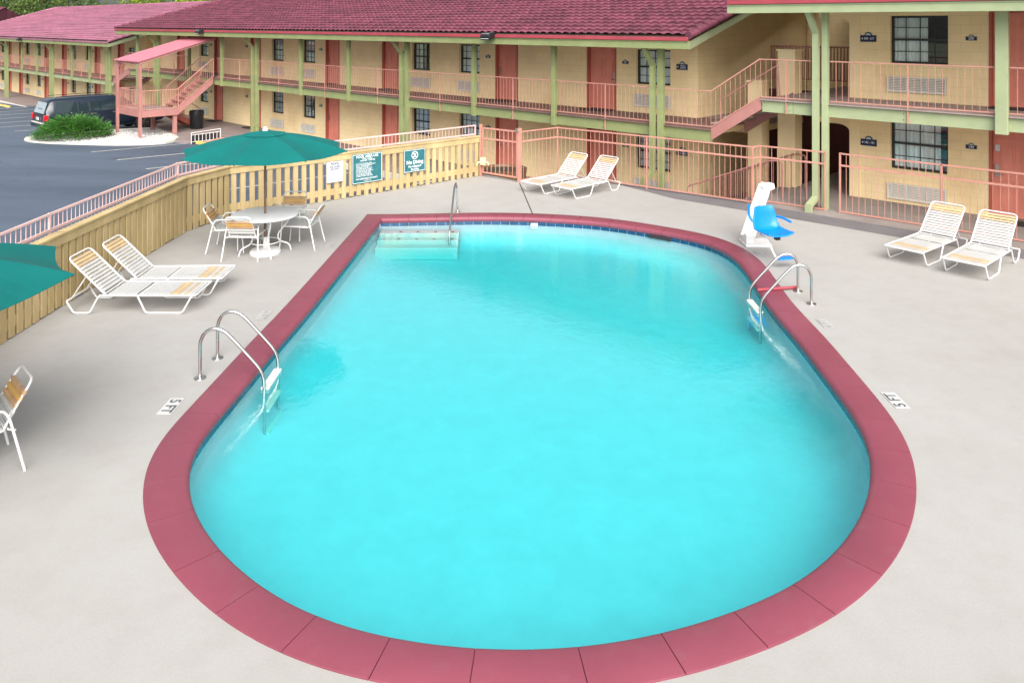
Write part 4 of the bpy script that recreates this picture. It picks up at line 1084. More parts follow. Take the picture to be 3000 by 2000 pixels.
# ================================================================== LADDERS + HANDRAIL
def ladder(x0, s, label):
    r = root('pool_ladder', at(x0[0], (x0[1]+x0[2])/2, 0), label, 'pool ladder', 'stainless pool ladders')
    for y in x0[1:]:
        f = MB(); X = lambda d: x0[0]+s*d
        pts = [(X(0), y, .0),(X(.0), y, .44),(X(.06), y, .555),(X(.17), y, .60),(X(.29), y, .565),(X(.40), y, .46),(X(.70), y, .13),(X(.76), y, .02),(X(.77), y, -.15),(X(.77), y, -.95)]
        f.tube(pts, .021, 12, bend=.07); f.build('side_rail', M['steel'], r, smooth=True)
        g = MB(); g.lathe([(.075,.0),(.072,.012),(.03,.02),(.024,.05)], 18, (X(0), y, 0)); g.build('escutcheon', M['steel'], r, smooth=True)
    for z in (-.15, -.42, -.69):
        g = MB(); ya, yb = sorted(x0[1:]); g.box(x0[0]+s*.77-.05, x0[0]+s*.77+.05, ya+.015, yb-.015, z, z+.03); g.build('tread', M['grille'], r, bevel=.008)
    return r
ladder((-3.73, 9.59, 10.16), 1, 'chrome pool ladder with two hooped rails at the left edge of the pool')
ladder((4.52, 12.11, 12.68), -1, 'chrome pool ladder with two hooped rails at the right edge, below the blue lift seat')
# pink pole lying by the right ladder
a = gnd(2340, 843, .03); b_ = gnd(2213, 848, .04); b_.y = a.y-.05
f = MB(); f.tube([Vector((a.x-.02, 12.78, .035)), Vector((3.86, 12.62, .045))], .024, 8)
tag(f.build('coping_pole', M['redtrim']), 'dark red pole lying across the coping at the right ladder', 'pole')
r = root('step_handrail', at(-1.2, 17.9), 'single chrome handrail leading down the white corner steps at the far end of the pool', 'handrail')
f = MB(); f.tube([(-1.22,18.0,0),(-1.24,18.0,.56),(-1.25,17.9,.68),(-1.27,17.70,.62),(-1.30,16.65,-.12),(-1.30,16.55,-.62)], .022, 12, bend=.09); f.build('rail_tube', M['steel'], r, smooth=True)
g = MB(); g.lathe([(.07,.0),(.068,.012),(.03,.02),(.024,.05)], 16, (-1.22,18.0,0)); g.build('escutcheon', M['steel'], r, smooth=True)
# ================================================================== LOUNGER
def make_lounger(Mx, label):
    r = root('sun_lounger', Mx, label, 'sun lounger', 'strap loungers on the pool deck')
    T = Mx; hw = .325; rr = .0135
    f = MB(T); ph = Vector((1.33,0,.285))
    f.tube([(1.40,-hw,.27),(.03,-hw,.27),(.0,-hw,.27),(.0,hw,.27),(.03,hw,.27),(1.40,hw,.27)], rr, 8, bend=.05)
    f.tube([(.84,-hw,.262),(.84,hw,.262)], rr*.8, 6); f.tube([(1.87,-hw+.02,.19),(1.87,hw-.02,.19)], rr, 6)
    f.build('frame', M['white'], r, smooth=True)
    for s in (-1, 1):
        y = s*hw
        g = MB(T); g.tube([(.04,y,.262),(.06,y,.25),(.19,y,.016),(.72,y,.016),(.84,y,.262)], rr, 8, bend=.05); g.build('leg_loop', M['white'], r, smooth=True)
        g = MB(T); g.tube([(1.38,y,.27),(1.42,y,.24),(1.54,y,.016),(1.77,y,.016),(1.88,y,.19),(1.87,y-s*.06,.19)], rr, 8, bend=.04); g.build('leg_loop', M['white'], r, smooth=True)
    an = R(44); dx, dz = math.cos(an), math.sin(an)
    P = lambda q, y, o=0: (1.33+q*dx-o*dz, y, .285+q*dz+o*dx)
    g = MB(T); bw = .30
    g.tube([P(0,-bw),P(.745,-bw),P(.745,bw),P(0,bw)], rr, 8, bend=.09); 
    g.tube([(1.33,-hw,.285),(1.33,hw,.285)], rr*.8, 6)
    for s in (-1, 1): g.tube([P(.40, s*.2), (1.86, s*.2, .20)], .009, 6)
    bf = g.build('backrest_frame', M['white'], r, smooth=True)
    def strap(mb, A, B, wdt, up):     # flat strap wrapped over two tubes
        A = Vector(A); B = Vector(B); ac = (B-A).normalized(); ww = Vector(up).cross(ac).normalized()*wdt/2; u = Vector(up).normalized()
        pts = []
        for k in range(7):
            t = k/6; sag = -.012*math.sin(pi*t); c = A.lerp(B, t)+u*(sag+.015 if 0 < k < 6 else -.004); pts.append(c)
        vs = []
        for c in pts: vs += [c+ww+u*.002, c-ww+u*.002, c-ww-u*.002, c+ww-u*.002]
        n = len(pts); fs = [(4*i+a_, 4*i+(a_+1)%4, 4*(i+1)+(a_+1)%4, 4*(i+1)+a_) for i in range(n-1) for a_ in range(4)]+[(0,1,2,3),(4*n-1,4*n-2,4*n-3,4*n-4)]
        mb.add(vs, fs)
    un = (-dz, 0, dx)
    wb = MB(T); tb = MB(T); gb = MB(T)
    q = .06; k = 0
    while q < .70:
        mb = wb
        if q > .535 and q < .69: mb = (tb, gb, tb)[min(2, int((q-.535)/.056))]
        strap(mb, P(q,-bw), P(q,bw), .040, un); q += .056; k += 1
    wb.build('backrest_straps', M['strap'], r); tb.build('tan_straps', M['tanl'], r); gb.build('gold_straps', M['goldl'], r)
    ws = MB(T); ts_ = MB(T); gs = MB(T); x = .05
    while x < 1.30:
        mb = ws
        if .14 < x < .42: mb = (ts_, ws, ts_, gs, ts_, ws)[int((x-.14)/.053) % 6]
        if not (.80 < x < .86): strap(mb, (x,-hw,.27), (x,hw,.27), .044, (0,0,1))
        x += .053
    ws.build('seat_straps', M['strap'], r); ts_.build('tan_straps', M['tanl'], r); gs.build('gold_straps', M['goldl'], r)
    return r
def LM(foot, ang): return at(foot[0], foot[1], 0, ang)
lg = make_lounger(LM((-4.62, 12.02), pi+.00), 'white strap lounger on the left deck, nearer of two, beside the near umbrella')
dup(lg, LM((-4.52, 12.80), pi+.02), 'white strap lounger on the left deck, farther of two, closer to the patio table')
fa = math.atan2(.69, .72)
def ctr(F, d):   # foot-end centre from the near front foot F, heading angle
    ax = Vector((math.cos(d), math.sin(d), 0)); sd = Vector((-math.sin(d), math.cos(d), 0))
    return F - ax*.19
def mid2(a, b_, d):
    c = (Vector((a[0], a[1], 0))+Vector((b_[0], b_[1], 0)))/2; ax = Vector((math.cos(d), math.sin(d), 0)); c -= ax*.19; return (c.x, c.y)
dup(lg, LM(mid2((.28,20.26),(.875,19.79), fa), fa), 'white strap lounger by the salmon gate, left of the far pair')
dup(lg, LM(mid2((1.02,19.74),(1.6,19.24), fa), fa), 'white strap lounger in front of the far metal fence, right of the far pair')
fb = fa-.08
dup(lg, LM(mid2((6.79,14.5),(7.24,13.92), fb), fb), 'white strap lounger on the right deck, left of the near pair')
dup(lg, LM(mid2((7.40,13.72),(7.86,13.2), fb+.06), fb+.06), 'white strap lounger at the right edge of the deck, right of the near pair')
# ================================================================== CHAIR
def make_chair(Mx, label):
    r = root('patio_chair', Mx, label, 'patio chair', 'strap armchairs round the patio tables')
    T = Mx; rr = .0125
    for s in (-1, 1):
        g = MB(T); g.tube([(-.37,s*.33,.0),(-.25,s*.29,.53),(-.20,s*.285,.61),(.18,s*.285,.62),(.26,s*.285,.57),(.31,s*.30,0)], rr, 8, bend=.07); g.build('arm_leg_loop', M['white'], r, smooth=True)
    g = MB(T); g.tube([(-.22,-.265,.41),(.27,-.265,.43),(.27,.265,.43),(-.22,.265,.41)], rr, 8, closed=True, bend=.04)
    g.tube([(-.30,-.30,.40),(-.25,-.25,.405),(-.25,.25,.405),(-.30,.30,.40)], rr*.8, 6)
    for s in (-1, 1): g.tube([(.2,s*.265,.43),(.265,s*.285,.45)], rr*.8, 6)
    g.build('seat_frame', M['white'], r, smooth=True)
    g = MB(T); bl = [(-.215,-.235,.41),(-.32,-.235,.60),(-.46,-.225,.81),(-.46,.225,.81),(-.32,.235,.60),(-.215,.235,.41)]
    g.tube(bl, rr, 8, bend=.08); 
    for s in (-1, 1): g.tube([(-.25,s*.29,.55),(-.28,s*.235,.56)], rr*.8, 6)
    g.build('backrest_frame', M['white'], r, smooth=True)
    def bp(z): return -.215-.105*(z-.41)/.19 if z < .6 else -.32-.14*(z-.6)/.21
    ww = MB(T); tt = MB(T); gg = MB(T)
    for z, mb in ((.49,ww),(.545,ww),(.60,tt),(.65,gg),(.70,tt)):
        x = bp(z); mb.prism([(x-.004,z-.023),(x-.018,z-.0),(x-.022,z+.023),(x+.012,z+.023),(x+.016,z),(x+.020,z-.023)], -.243, .243, axis='y')
    ww.build('backrest_straps', M['strap'], r, bevel=.003); tt.build('tan_straps', M['tan'], r, bevel=.003); gg.build('gold_straps', M['gold'], r, bevel=.003)
    ww = MB(T)
    for i in range(9): x = -.17+i*.050; ww.box(x-.022, x+.022, -.27, .27, .43+.02*(x+.17)*.5, .438+.02*(x+.17)*.5)
    ww.build('seat_straps', M['strap'], r)
    return r
def CM(rear, ang): 
    return at(rear[0]+.37*math.cos(ang), rear[1]+.37*math.sin(ang), 0, ang)
ch = make_chair(CM((-5.64,15.05), .05), 'white patio chair on the left side of the table, its back to the wooden fence')
dup(ch, CM((-4.84,14.24), pi/2-.05), 'white patio chair in front of the table, its tan straps turned to the camera')
dup(ch, CM((-3.66,15.28), pi-.05), 'white patio chair on the pool side of the table')
dup(ch, CM((-4.40,16.25), -pi/2-.03), 'white patio chair behind the table against the fence')
dup(ch, CM((-4.85,7.85), math.atan2(-.69,-.72)), 'white patio chair cut off by the left edge, with gold and tan back straps')
# ================================================================== TABLE
def make_table(Mx, label):
    r = root('patio_table', Mx, label, 'patio table'); T = Mx
    f = MB(T); f.lathe([(.0,.69),(.57,.69),(.60,.70),(.605,.715),(.60,.73),(.58,.735),(.03,.732)], 48); f.build('table_top', M['white'], r, smooth=True)
    f = MB(T); f.tube([(.45*math.cos(a*pi/12), .45*math.sin(a*pi/12), .675) for a in range(24)], .012, 6, closed=True); f.tube([(.26*math.cos(a*pi/12), .26*math.sin(a*pi/12), .22) for a in range(24)], .010, 6, closed=True); f.build('leg_ring', M['white'], r, smooth=True)
    for k in range(4):
        a = k*pi/2+.5; c, s = math.cos(a), math.sin(a); g = MB(T)
        g.tube([(.46*c,.46*s,.67),(.42*c,.42*s,.55),(.22*c,.22*s,.32),(.25*c,.25*s,.20),(.44*c,.44*s,.12),(.47*c,.47*s,.0)], .0145, 8, bend=.10); g.build('leg', M['white'], r, smooth=True)
    return r
tb = make_table(at(-4.55,14.79), 'round white patio table under the far green umbrella, four chairs round it')
# ================================================================== UMBRELLA
def make_umbrella(Mx, label, off_=88):
    r = root('patio_umbrella', Mx, label, 'umbrella', 'green market umbrellas'); T = Mx
    Rr, za, zr_ = 1.54, 2.24, 1.89
    def pt(k, q, lift=0, rad=1.0):      # k in eighths, q radial 0..1
        i = math.floor(k); t = k-i
        def V(j): a = R(off_+45*j); return Vector((Rr*math.cos(a), Rr*math.sin(a), 0))
        e = V(i).lerp(V(i+1), t); e *= (1-.045*math.sin(pi*t))
        p = e*q*rad; z = za+(zr_-za)*q+.045*math.sin(pi*q)-.05*math.sin(pi*t)*q
        return Vector((p.x, p.y, z+lift))
    f = MB(T); nk, nq = 8*6, 8; vs = []
    for qi in range(nq+1):
        for k in range(nk): vs.append(pt(k/6, .13+.87*qi/nq))
    fs = [(a*nk+k, a*nk+(k+1)%nk, (a+1)*nk+(k+1)%nk, (a+1)*nk+k) for a in range(nq) for k in range(nk)]
    f.add(vs, fs); cn = f.build('canopy', M['teal'], r, recalc=False)
    m_ = cn.modifiers.new('cloth', 'SOLIDIFY'); m_.thickness = .004
    f = MB(T); vs = []
    for qi in range(4):
        for k in range(nk): vs.append(pt(k/6, .03+.23*qi/3, .022-.003*qi))
    f.add(vs, [(a*nk+k, a*nk+(k+1)%nk, (a+1)*nk+(k+1)%nk, (a+1)*nk+k) for a in range(3) for k in range(nk)])
    v = f.build('vent_flap', M['teal'], r, recalc=False); m_ = v.modifiers.new('cloth', 'SOLIDIFY'); m_.thickness = .004
    for k in range(8):
        g = MB(T); a = pt(k, .03, -.03); b_ = pt(k, .99, -.018); g.beam(a, b_, .016, .02); mdl = pt(k, .5, -.03); g.beam((a.x*.9, a.y*.9, 1.62), mdl, .014, .016)
        g.build('rib', M['wood'], r)
    f = MB(T); f.tube([(0,0,.07),(0,0,2.25)], .021, 14); f.build('pole', M['wood'], r, smooth=True)
    f = MB(T); f.lathe([(.03,0),(.055,.01),(.05,.05),(.03,.06),(.03,.09),(.0,.095)], 14, (0,0,2.235)); f.build('finial', M['white'], r, smooth=True)
    f = MB(T); f.lathe([(.28,.0),(.285,.03),(.26,.07),(.10,.09),(.045,.11),(.035,.30),(.0,.30)], 32); f.build('umbrella_base', M['white'], r, smooth=True)
    return r
um = make_umbrella(at(-4.55,14.79), 'open green umbrella over the patio table by the wooden fence')
dup(um, at(-5.58,7.12,0,R(-28)), 'open green umbrella cut off by the left edge of the picture')
dup(tb, at(-5.50,7.19), 'round white patio table under the near left umbrella')
# ================================================================== POOL LIFT
lf = root('pool_lift', at(4.7,15.3), 'white pool access lift with moulded blue seat and footrest right of the pool', 'pool lift')
f = MB(); f.box(4.42,4.92,15.15,15.65,0,.05); f.box(4.44,4.60,15.2,15.6,.05,.22); f.build('base_plate', M['white'], lf, bevel=.015)
f = MB(); a = Vector((4.50,15.38,.12)); b_ = Vector((5.00,15.85,1.02)); f.beam(a, b_, .20, .18); f.build('mast', M['white'], lf, bevel=.015)
f = MB(); f.beam((4.62,15.60,.10),(5.05,15.92,1.06), .20, .12); f.beam((4.90,15.75,.98),(5.14,15.86,1.03), .17,.12); f.build('battery_housing', M['white'], lf, bevel=.02)
f = MB(); f.beam((4.82,15.66,.72),(4.80,14.95,.62), .07,.07); f.beam((4.80,14.95,.62),(4.78,14.62,.45), .06,.06); f.build('lift_arm', M['white'], lf, bevel=.01)
hd = R(-72); TS = at(4.64,14.35,.50,hd)   # seat frame: +x forward
f = MB(TS)
prof = [(.30,.0),(.20,-.012),(.0,-.01),(-.12,.005),(-.18,.05),(-.215,.14),(-.235,.28),(-.255,.42)]
wd = [.26,.265,.27,.27,.265,.255,.225,.19]
vs = []; n = 9; m_ = len(prof)
for (x, z), w in zip(prof, wd):
    for k in range(n):
        u = (k/(n-1))*2-1; up = (.05 if z < .1 else .03)*abs(u)**3; vs.append((x+(.035*abs(u)**3 if z > .04 else 0), u*w, z+(up if z < .1 else 0)))
fs = [(a_*n+k, a_*n+k+1, (a_+1)*n+k+1, (a_+1)*n+k) for a_ in range(m_-1) for k in range(n-1)]
f.add(vs, fs); o = f.build('seat', M['bluep'], lf, smooth=True, recalc=False); md = o.modifiers.new('shell', 'SOLIDIFY'); md.thickness = .03; md.offset = 0; bv = o.modifiers.new('b', 'BEVEL'); bv.width = .008; bv.segments = 2
for s in (-1, 1):
    g = MB(TS)
    if s > 0: g.tube([(-.20,.25,.22),(-.06,.29,.22),(.14,.31,.19)], .022, 8, bend=.05)
    else: g.tube([(-.20,-.25,.16),(-.24,-.30,.26),(-.24,-.31,.46)], .022, 8, bend=.05)
    g.build('armrest', M['bluep'], lf, smooth=True)
g = MB(TS); g.tube([(-.05,-.20,-.03),(.15,-.22,-.05),(.42,-.20,-.34)], .016, 8, bend=.05); g.build('footrest_strut', M['white'], lf, smooth=True)
g = MB(TS); g.prism([(.38,-.20),(.50,-.20),(.52,.10),(.45,.18),(.38,.10)], -.35, -.32); g.build('footrest', M['bluep'], lf, bevel=.006)
g = MB(TS); g.box(.10,.18,-.02,.06,-.10,-.02); g.build('seat_bracket', M['carbk'], lf)
# ================================================================== CANOPY STAIR
st = root('canopy_staircase', FT @ Matrix.Translation((-31,-2,-.95)), 'salmon outdoor staircase with landing on posts and sloping pink canopy beside the parked car', 'staircase')
tA, tB = -32.4, -29.75; k0, k1 = 3.45, 1.80; zl = .22
f = MB(FT); f.box(tA, tB, -k0, -k1, zl-.05, zl); f.build('landing', M['floorp'], st)
f = MB(FT)
f.box(tA-.02, tB+.02, -k0-.04, -k0, zl-.27, zl+.02); f.box(tA-.02, tB+.02, -k1, -k1+.04, zl-.27, zl-.0); f.box(tA-.05, tA-.01, -k0, -k1, zl-.27, zl+.02); f.box(tB+.01, tB+.05, -k0, -k1, zl-.27, zl+.02)
f.build('landing_beam', M['stair'], st)
for (t, k, zt) in ((tA-.02, k0+.02, 2.44),(tB-.02, k0+.02, 2.38)):
    f = MB(FT); f.box(t-.07, t+.07, -k-.11, -k-.0, -.97, zt); f.build('canopy_post', M['stair'], st)
for (t, k) in ((tB-.1, k1+.12),(tA+.1, k1+.12)):
    f = MB(FT); f.box(t-.08, t+.08, -k-.08, -k+.08, -.97, zl-.27); f.build('landing_post', M['stair'], st)
tm = -31.1
f = MB(FT); dz = zf-zl
for t in (tB-.02, tm): f.prism([(-k1, zl-.25), (-k1, zl+.05), (-.12, zf+.02), (-.12, zf-.27)], t, t+.06, axis='x')
f.build('stringer', M['stair'], st)
for i in range(7):
    g = MB(FT); y = -k1+(k1-.12)*i/7; g.box(tm+.062, tB-.022, y-.02, y+.24, zl+dz*(i+1)/8-.035, zl+dz*(i+1)/8); g.build('tread', M['stair'], st)
f = MB(FT); dz2 = zl+.92
f.prism([(-k1, zl-.30), (-k1, zl+.02), (-.15, -.86), (-.35, -.92)], tA+.05, tA+.11, axis='x'); f.prism([(-k1, zl-.30), (-k1, zl+.02), (-.15, -.86), (-.35, -.92)], tm-.07, tm-.01, axis='x')
f.build('lower_stringer', M['doorframe'], st)
for i in range(6):
    g = MB(FT); y = -k1+(k1-.2)*i/6; g.box(tA+.11, tm-.07, y, y+.26, zl-1.12*(i+1)/7-.035, zl-1.12*(i+1)/7); g.build('tread', M['doorframe'], st)
def incl(p, q, h=.92, step=.12, mname='rail'):
    g = MB(FT); p = Vector(p); q = Vector(q); g.beam(p+Vector((0,0,h)), q+Vector((0,0,h)), .03,.035); g.beam(p+Vector((0,0,.07)), q+Vector((0,0,.07)), .025,.025)
    n = max(2, round((q-p).length/step))
    for i in range(n+1):
        c = p.lerp(q, i/n); w = .007 if 0 < i < n else .018; g.box(c.x-w, c.x+w, c.y-w, c.y+w, c.z+.02, c.z+h)
    return g.build('railing', M[mname], st)
incl((tA,-k0+.02,zl),(tB,-k0+.02,zl)); incl((tA,-k0,zl),(tA,-k1,zl)); incl((tB,-k0,zl),(tB,-k1+.0,zl))
incl((tB+.01,-k1,zl+.03),(tB+.01,-.1,zf+.03)); incl((tm+.03,-k1,zl+.03),(tm+.03,-.1,zf+.03)); incl((tm-.04,-k1,zl-.0),(tm-.04,-.1,-.92), mname='stair')
f = MB(FT)
cz0, cz1 = 2.46, 3.52; Y0, Y1 = -k0-.22, .0; N_ = 28; vs = []
for i in range(N_*2+1):
    t = tA-.12+(tB-tA+.20)*i/(N_*2); dzz = .035*(i%4 in (1,2))
    vs += [(t, Y0, cz0+dzz), (t, Y1, cz1+dzz)]
f.add(vs, [(2*i, 2*i+2, 2*i+3, 2*i+1) for i in range(N_*2)])
o = f.build('canopy_roof', M['canopy'], st, recalc=False); md = o.modifiers.new('t', 'SOLIDIFY'); md.thickness = .02
for t in (tA-.05, tB-.0):
    f = MB(FT); f.beam((t, Y0+.1, cz0-.05), (t, Y1, cz1-.06), .06,.09); f.build('canopy_rafter', M['stair'], st)
f = MB(FT); f.box(tA-.2, tB+.1, -k0-.10, -k0-.02, 2.36, 2.44); f.beam((tA,-k0-.05,2.05),(tA+.35,-k0-.05,2.36),.05,.05); f.build('canopy_beam', M['stair'], st)
# ================================================================== TRASH CAN, WHEEL STOPS, DRAIN RAIL
tc_ = root('trash_can', FT @ Matrix.Translation((-31.0+.15,-.55,-.92)), 'tall black trash can on the sidewalk beneath the salmon staircase', 'trash can')
TT = FT @ Matrix.Translation((-30.75,-.45,-.92))
f = MB(TT); f.lathe([(.27,0),(.30,.05),(.33,.84),(.31,.85),(.30,.80)], 24); f.build('bin', M['bag'], tc_, smooth=True)
f = MB(TT); f.lathe([(.345,.66),(.35,.72),(.34,.88),(.30,.89),(.29,.80)], 24); f.build('bin_liner', M['bag'], tc_, smooth=True)
def stop(t, k, label):
    z = lotz(t, k)+.003; r = root('wheel_stop', FT @ Matrix.Translation((t,-k,z)), label, 'wheel stop', 'yellow wheel stops in the lot')
    f = MB(FT); f.prism([(-k-.09, z),(-k+.09, z),(-k+.06, z+.12),(-k-.06, z+.12)], t-.7, t+.7, axis='x'); f.build('stop_block', M['yellow'], r, bevel=.012)
stop(-26.3, 2.15, 'yellow wheel stop beside the drain rail, left of the green umbrella')
stop(-58.2, 2.2, 'yellow wheel stop at the far left edge of the lot')
stop(-56.2, 2.2, 'yellow wheel stop behind the tail of the parked car')
dr = root('drain_rail', FT @ Matrix.Translation((-27.0,-1.75,-1.07)), 'low white bar guard over a dark drain opening beside the gravel island', 'railing')
f = MB(FT); f.box(-27.10,-27.06,-2.35,-1.12,-1.07,-.70); f.build('drain_opening', M['room'], dr)
f = MB(FT); f.tube([(-27.0,-2.42,-1.07),(-27.0,-2.42,-.58),(-27.0,-1.08,-.52),(-27.0,-1.08,-1.0)], .016, 6, bend=.03); f.tube([(-27.0,-2.42,-.98),(-27.0,-1.08,-.98)], .014, 6); f.tube([(-27.0,-2.42,-.68),(-27.0,-1.08,-.64)], .014, 6)
for i in range(1, 8): f.tube([(-27.0,-2.42+i*1.34/8,-.98),(-27.0,-2.42+i*1.34/8,-.66)], .013, 6)
f.build('bars', M['white'], dr)
# ================================================================== CAR (local: +x forward, width along y)
CMx = FT @ Matrix.Translation((-34.95,-3.35,-1.14)) @ Matrix.Rotation(pi/2, 4, 'Z')
car = root('parked_suv', CMx, 'long dark blue sport utility vehicle parked nose-in behind the juniper bush', 'car')
Lr, Lf, hwid = -2.82, 2.70, .98
sec = [  # x, z_low, z_belt, z_roof(top of section), half width at belt, half width at top
 (-2.82,.52,.98,1.02,.90,.84),(-2.74,.42,1.06,1.30,.96,.82),(-2.58,.38,1.10,1.66,.98,.76),(-2.40,.36,1.10,1.76,.985,.74),(-1.2,.34,1.10,1.80,.99,.74),(.1,.34,1.09,1.80,.99,.74),(.62,.34,1.08,1.72,.99,.73),(1.05,.35,1.07,1.42,.985,.78),(1.42,.36,1.07,1.12,.98,.90),(2.2,.38,1.0,1.05,.97,.86),(2.60,.42,.90,.95,.92,.80),(2.72,.50,.75,.80,.85,.75)]
def ringpts(s_, n=6):
    x, zl_, zb, zt, wb, wt = s_
    half = [(wb*.93, zl_),(wb, zl_+.16),(wb, zb-.12),(wb*.985, zb),(wt+.03, zt-.07),(wt-.06, zt),(wt*.4, zt+.015)]
    return [(x, y, z) for y, z in half]+[(x, -y, z) for y, z in half[::-1]]
f = MB(CMx); rp = [ringpts(s_) for s_ in sec]; n = len(rp[0]); vs = [p for r_ in rp for p in r_]
fs = [(i*n+k, i*n+(k+1)%n, (i+1)*n+(k+1)%n, (i+1)*n+k) for i in range(len(rp)-1) for k in range(n)]+[tuple(range(n)), tuple((len(rp)-1)*n+k for k in range(n))]
f.add(vs, fs); bd = f.build('body', M['carp'], car, smooth=True)
def sidewin(x0, x1, zb, zt, tilt0=0, tilt1=0, name='side_window'):
    for s in (-1, 1):
        g = MB(CMx)
        def Y(z): return s*(.976+(z-1.10)*(-.21/.62)+.004)
        pts = [(x0, Y(zb), zb),(x1, Y(zb), zb),(x1-tilt1, Y(zt), zt),(x0+tilt0, Y(zt), zt)]
        g.add(pts+[(p[0], p[1]-s*.02, p[2]) for p in pts], [(0,1,2,3),(4,7,6,5),(0,4,5,1),(1,5,6,2),(2,6,7,3),(3,7,4,0)]); g.build(name, M['glassbk'], car)
sidewin(-2.42,-1.42,1.13,1.62,.10,.0); sidewin(-1.34,-.42,1.13,1.64); sidewin(-.34,.92,1.13,1.62,.0,.38)
g = MB(CMx); g.add([(-2.795,-.74,1.12),(-2.795,.74,1.12),(-2.62,.66,1.62),(-2.62,-.66,1.62)], [(0,1,2,3)]); 
g.v = [v+CMx.to_3x3()@Vector((-.012,0,.0)) for v in g.v]; g.build('rear_window', mat('rear_glass_painted_reflection', (.30,.36,.40), .08, .1, 4, spec=.8), car)  # reflection on the rear glass put into its pale base colour
g = MB(CMx); g.add([(1.41,-.80,1.13),(1.41,.80,1.13),(.80,.66,1.66),(.80,-.66,1.66)], [(0,1,2,3)]); g.v = [v+Vector((0,0,.012)) for v in g.v]; g.build('windscreen', M['glassbk'], car)
for s in (-1, 1):
    g = MB(CMx); g.box(-2.86,-2.66, s*.90-.07, s*.90+.07, .80, 1.06); g.build('tail_light', M['red'], car, bevel=.02)
    g = MB(CMx); g.box(2.60,2.71, s*.70-.14, s*.70+.14, .66, .84); g.build('headlight', M['plate'], car, bevel=.02)
    g = MB(CMx); g.tube([(-2.3, s*.66, 1.80),(-2.2, s*.66, 1.855),(.2, s*.66, 1.875),(.35, s*.66, 1.80)], .016, 6, bend=.03); g.build('roof_rail', M['carbk'], car)
    g = MB(CMx); g.box(.95,1.15, s*1.0-.0, s*1.0+s*.16, 1.12, 1.28) if s > 0 else g.box(.95,1.15,-1.16,-1.0,1.12,1.28); g.build('wing_mirror', M['carp'], car, bevel=.02)
    for x in (-1.45, -.45):
        g = MB(CMx); g.box(x+.62,x+.86, min(s*.99,s*1.02), max(s*.99,s*1.02), 1.0, 1.03); g.build('door_handle', M['metal'], car)
    g = MB(CMx)
    g.box(-1.75, 1.4, min(s*.955,s*1.0), max(s*.955,s*1.0), .33, .40); g.build('running_board', M['carbk'], car)
    for x in (-1.55, 1.62):
        W = CMx @ Matrix.Translation((x, s*.90, .37)) @ Matrix.Rotation(pi/2, 4, 'X')
        w_ = bpy.data.objects.new('wheel', None); COL.objects.link(w_); w_.parent = car; w_.matrix_parent_inverse = Matrix.Identity(4); w_.matrix_local = WM[car.name].inverted() @ W; WM[w_.name] = W
        g = MB(W); g.lathe([(.24,-.12),(.35,-.12),(.375,-.09),(.375,.09),(.35,.12),(.24,.12)], 28); g.build('tyre', M['tyre'], w_, smooth=True)
        g = MB(W); g.lathe([(.05,-.05),(.24,-.05),(.255,-.125),(.24,-.125),(.225,.0),(.0,.0)][:5], 24); g.lathe([(.05,.05),(.24,.05),(.255,.125),(.24,.125),(.225,.0)], 24); g.cyl((0,0,-.13), .06, .26, 12)
        for q in range(5):
            a = q*2*pi/5
            for zz in (-.115, .115): g.beam((.05*math.cos(a), .05*math.sin(a), zz), (.24*math.cos(a), .24*math.sin(a), zz), .05, .02)
        g.build('rim', M['metal'], w_)
        g = MB(W); g.cyl((0,0,-.045), .235, .09, 20); g.build('hub', M['carbk'], w_)
        # dark arch
        g = MB(CMx); A2 = [(x+.43*math.cos(pi*q/10), .37+.43*math.sin(pi*q/10)) for q in range(11)]
        g.prism(A2, min(s*.975,s*1.003), max(s*.975,s*1.003), axis='y'); g.build('wheel_arch', M['carbk'], car)
g = MB(CMx); g.box(-2.90,-2.70,-.92,.92,.46,.66); g.build('rear_bumper', M['carp'], car, bevel=.03)
g = MB(CMx); g.box(-2.905,-2.80,-.80,.80,.66,.69); g.build('bumper_step', M['grille'], car)
g = MB(CMx); g.box(-2.875,-2.84,-.17,.17,.80,.93); g.build('number_plate', M['plate'], car)
# ================================================================== BUSH + TREES
def leaves(name, m, par, blobs, n, size, seed, flat=.0, spread=1.0):
    rg = random.Random(seed); f = MB()
    tot = sum(b_[3]**2 for b_ in blobs)
    for (cx, cy, cz, r_, sz) in blobs:
        k = int(n*r_*r_/tot)
        for _ in range(k):
            v = Vector((rg.gauss(0,1), rg.gauss(0,1), rg.gauss(0,1))).normalized(); q = r_*(rg.random()**.4)*rg.uniform(.8,1.12)
            c = Vector((cx, cy, cz))+Vector((v.x*q, v.y*q, v.z*q*sz))
            a = Vector((rg.uniform(-1,1), rg.uniform(-1,1), rg.uniform(-1,1)*(1-flat))).normalized(); b2 = a.cross(Vector((rg.uniform(-1,1), rg.uniform(-1,1), rg.uniform(.2,1)))).normalized()
            s1 = size*rg.uniform(.6,1.4); s2 = s1*rg.uniform(.5,.9)
            f.add([c-a*s1, c-b2*s2*.6, c+a*s1, c+b2*s2*.6], [(0,1,2,3)])
    return f.build(name, m, par, recalc=False)
bu = root('juniper_bush', FT @ Matrix.Translation((-32.1,-5.4,-.96)), 'wide spreading green juniper bush on the gravel island in front of the car', 'bush')
rg = random.Random(11); f = MB(FT)
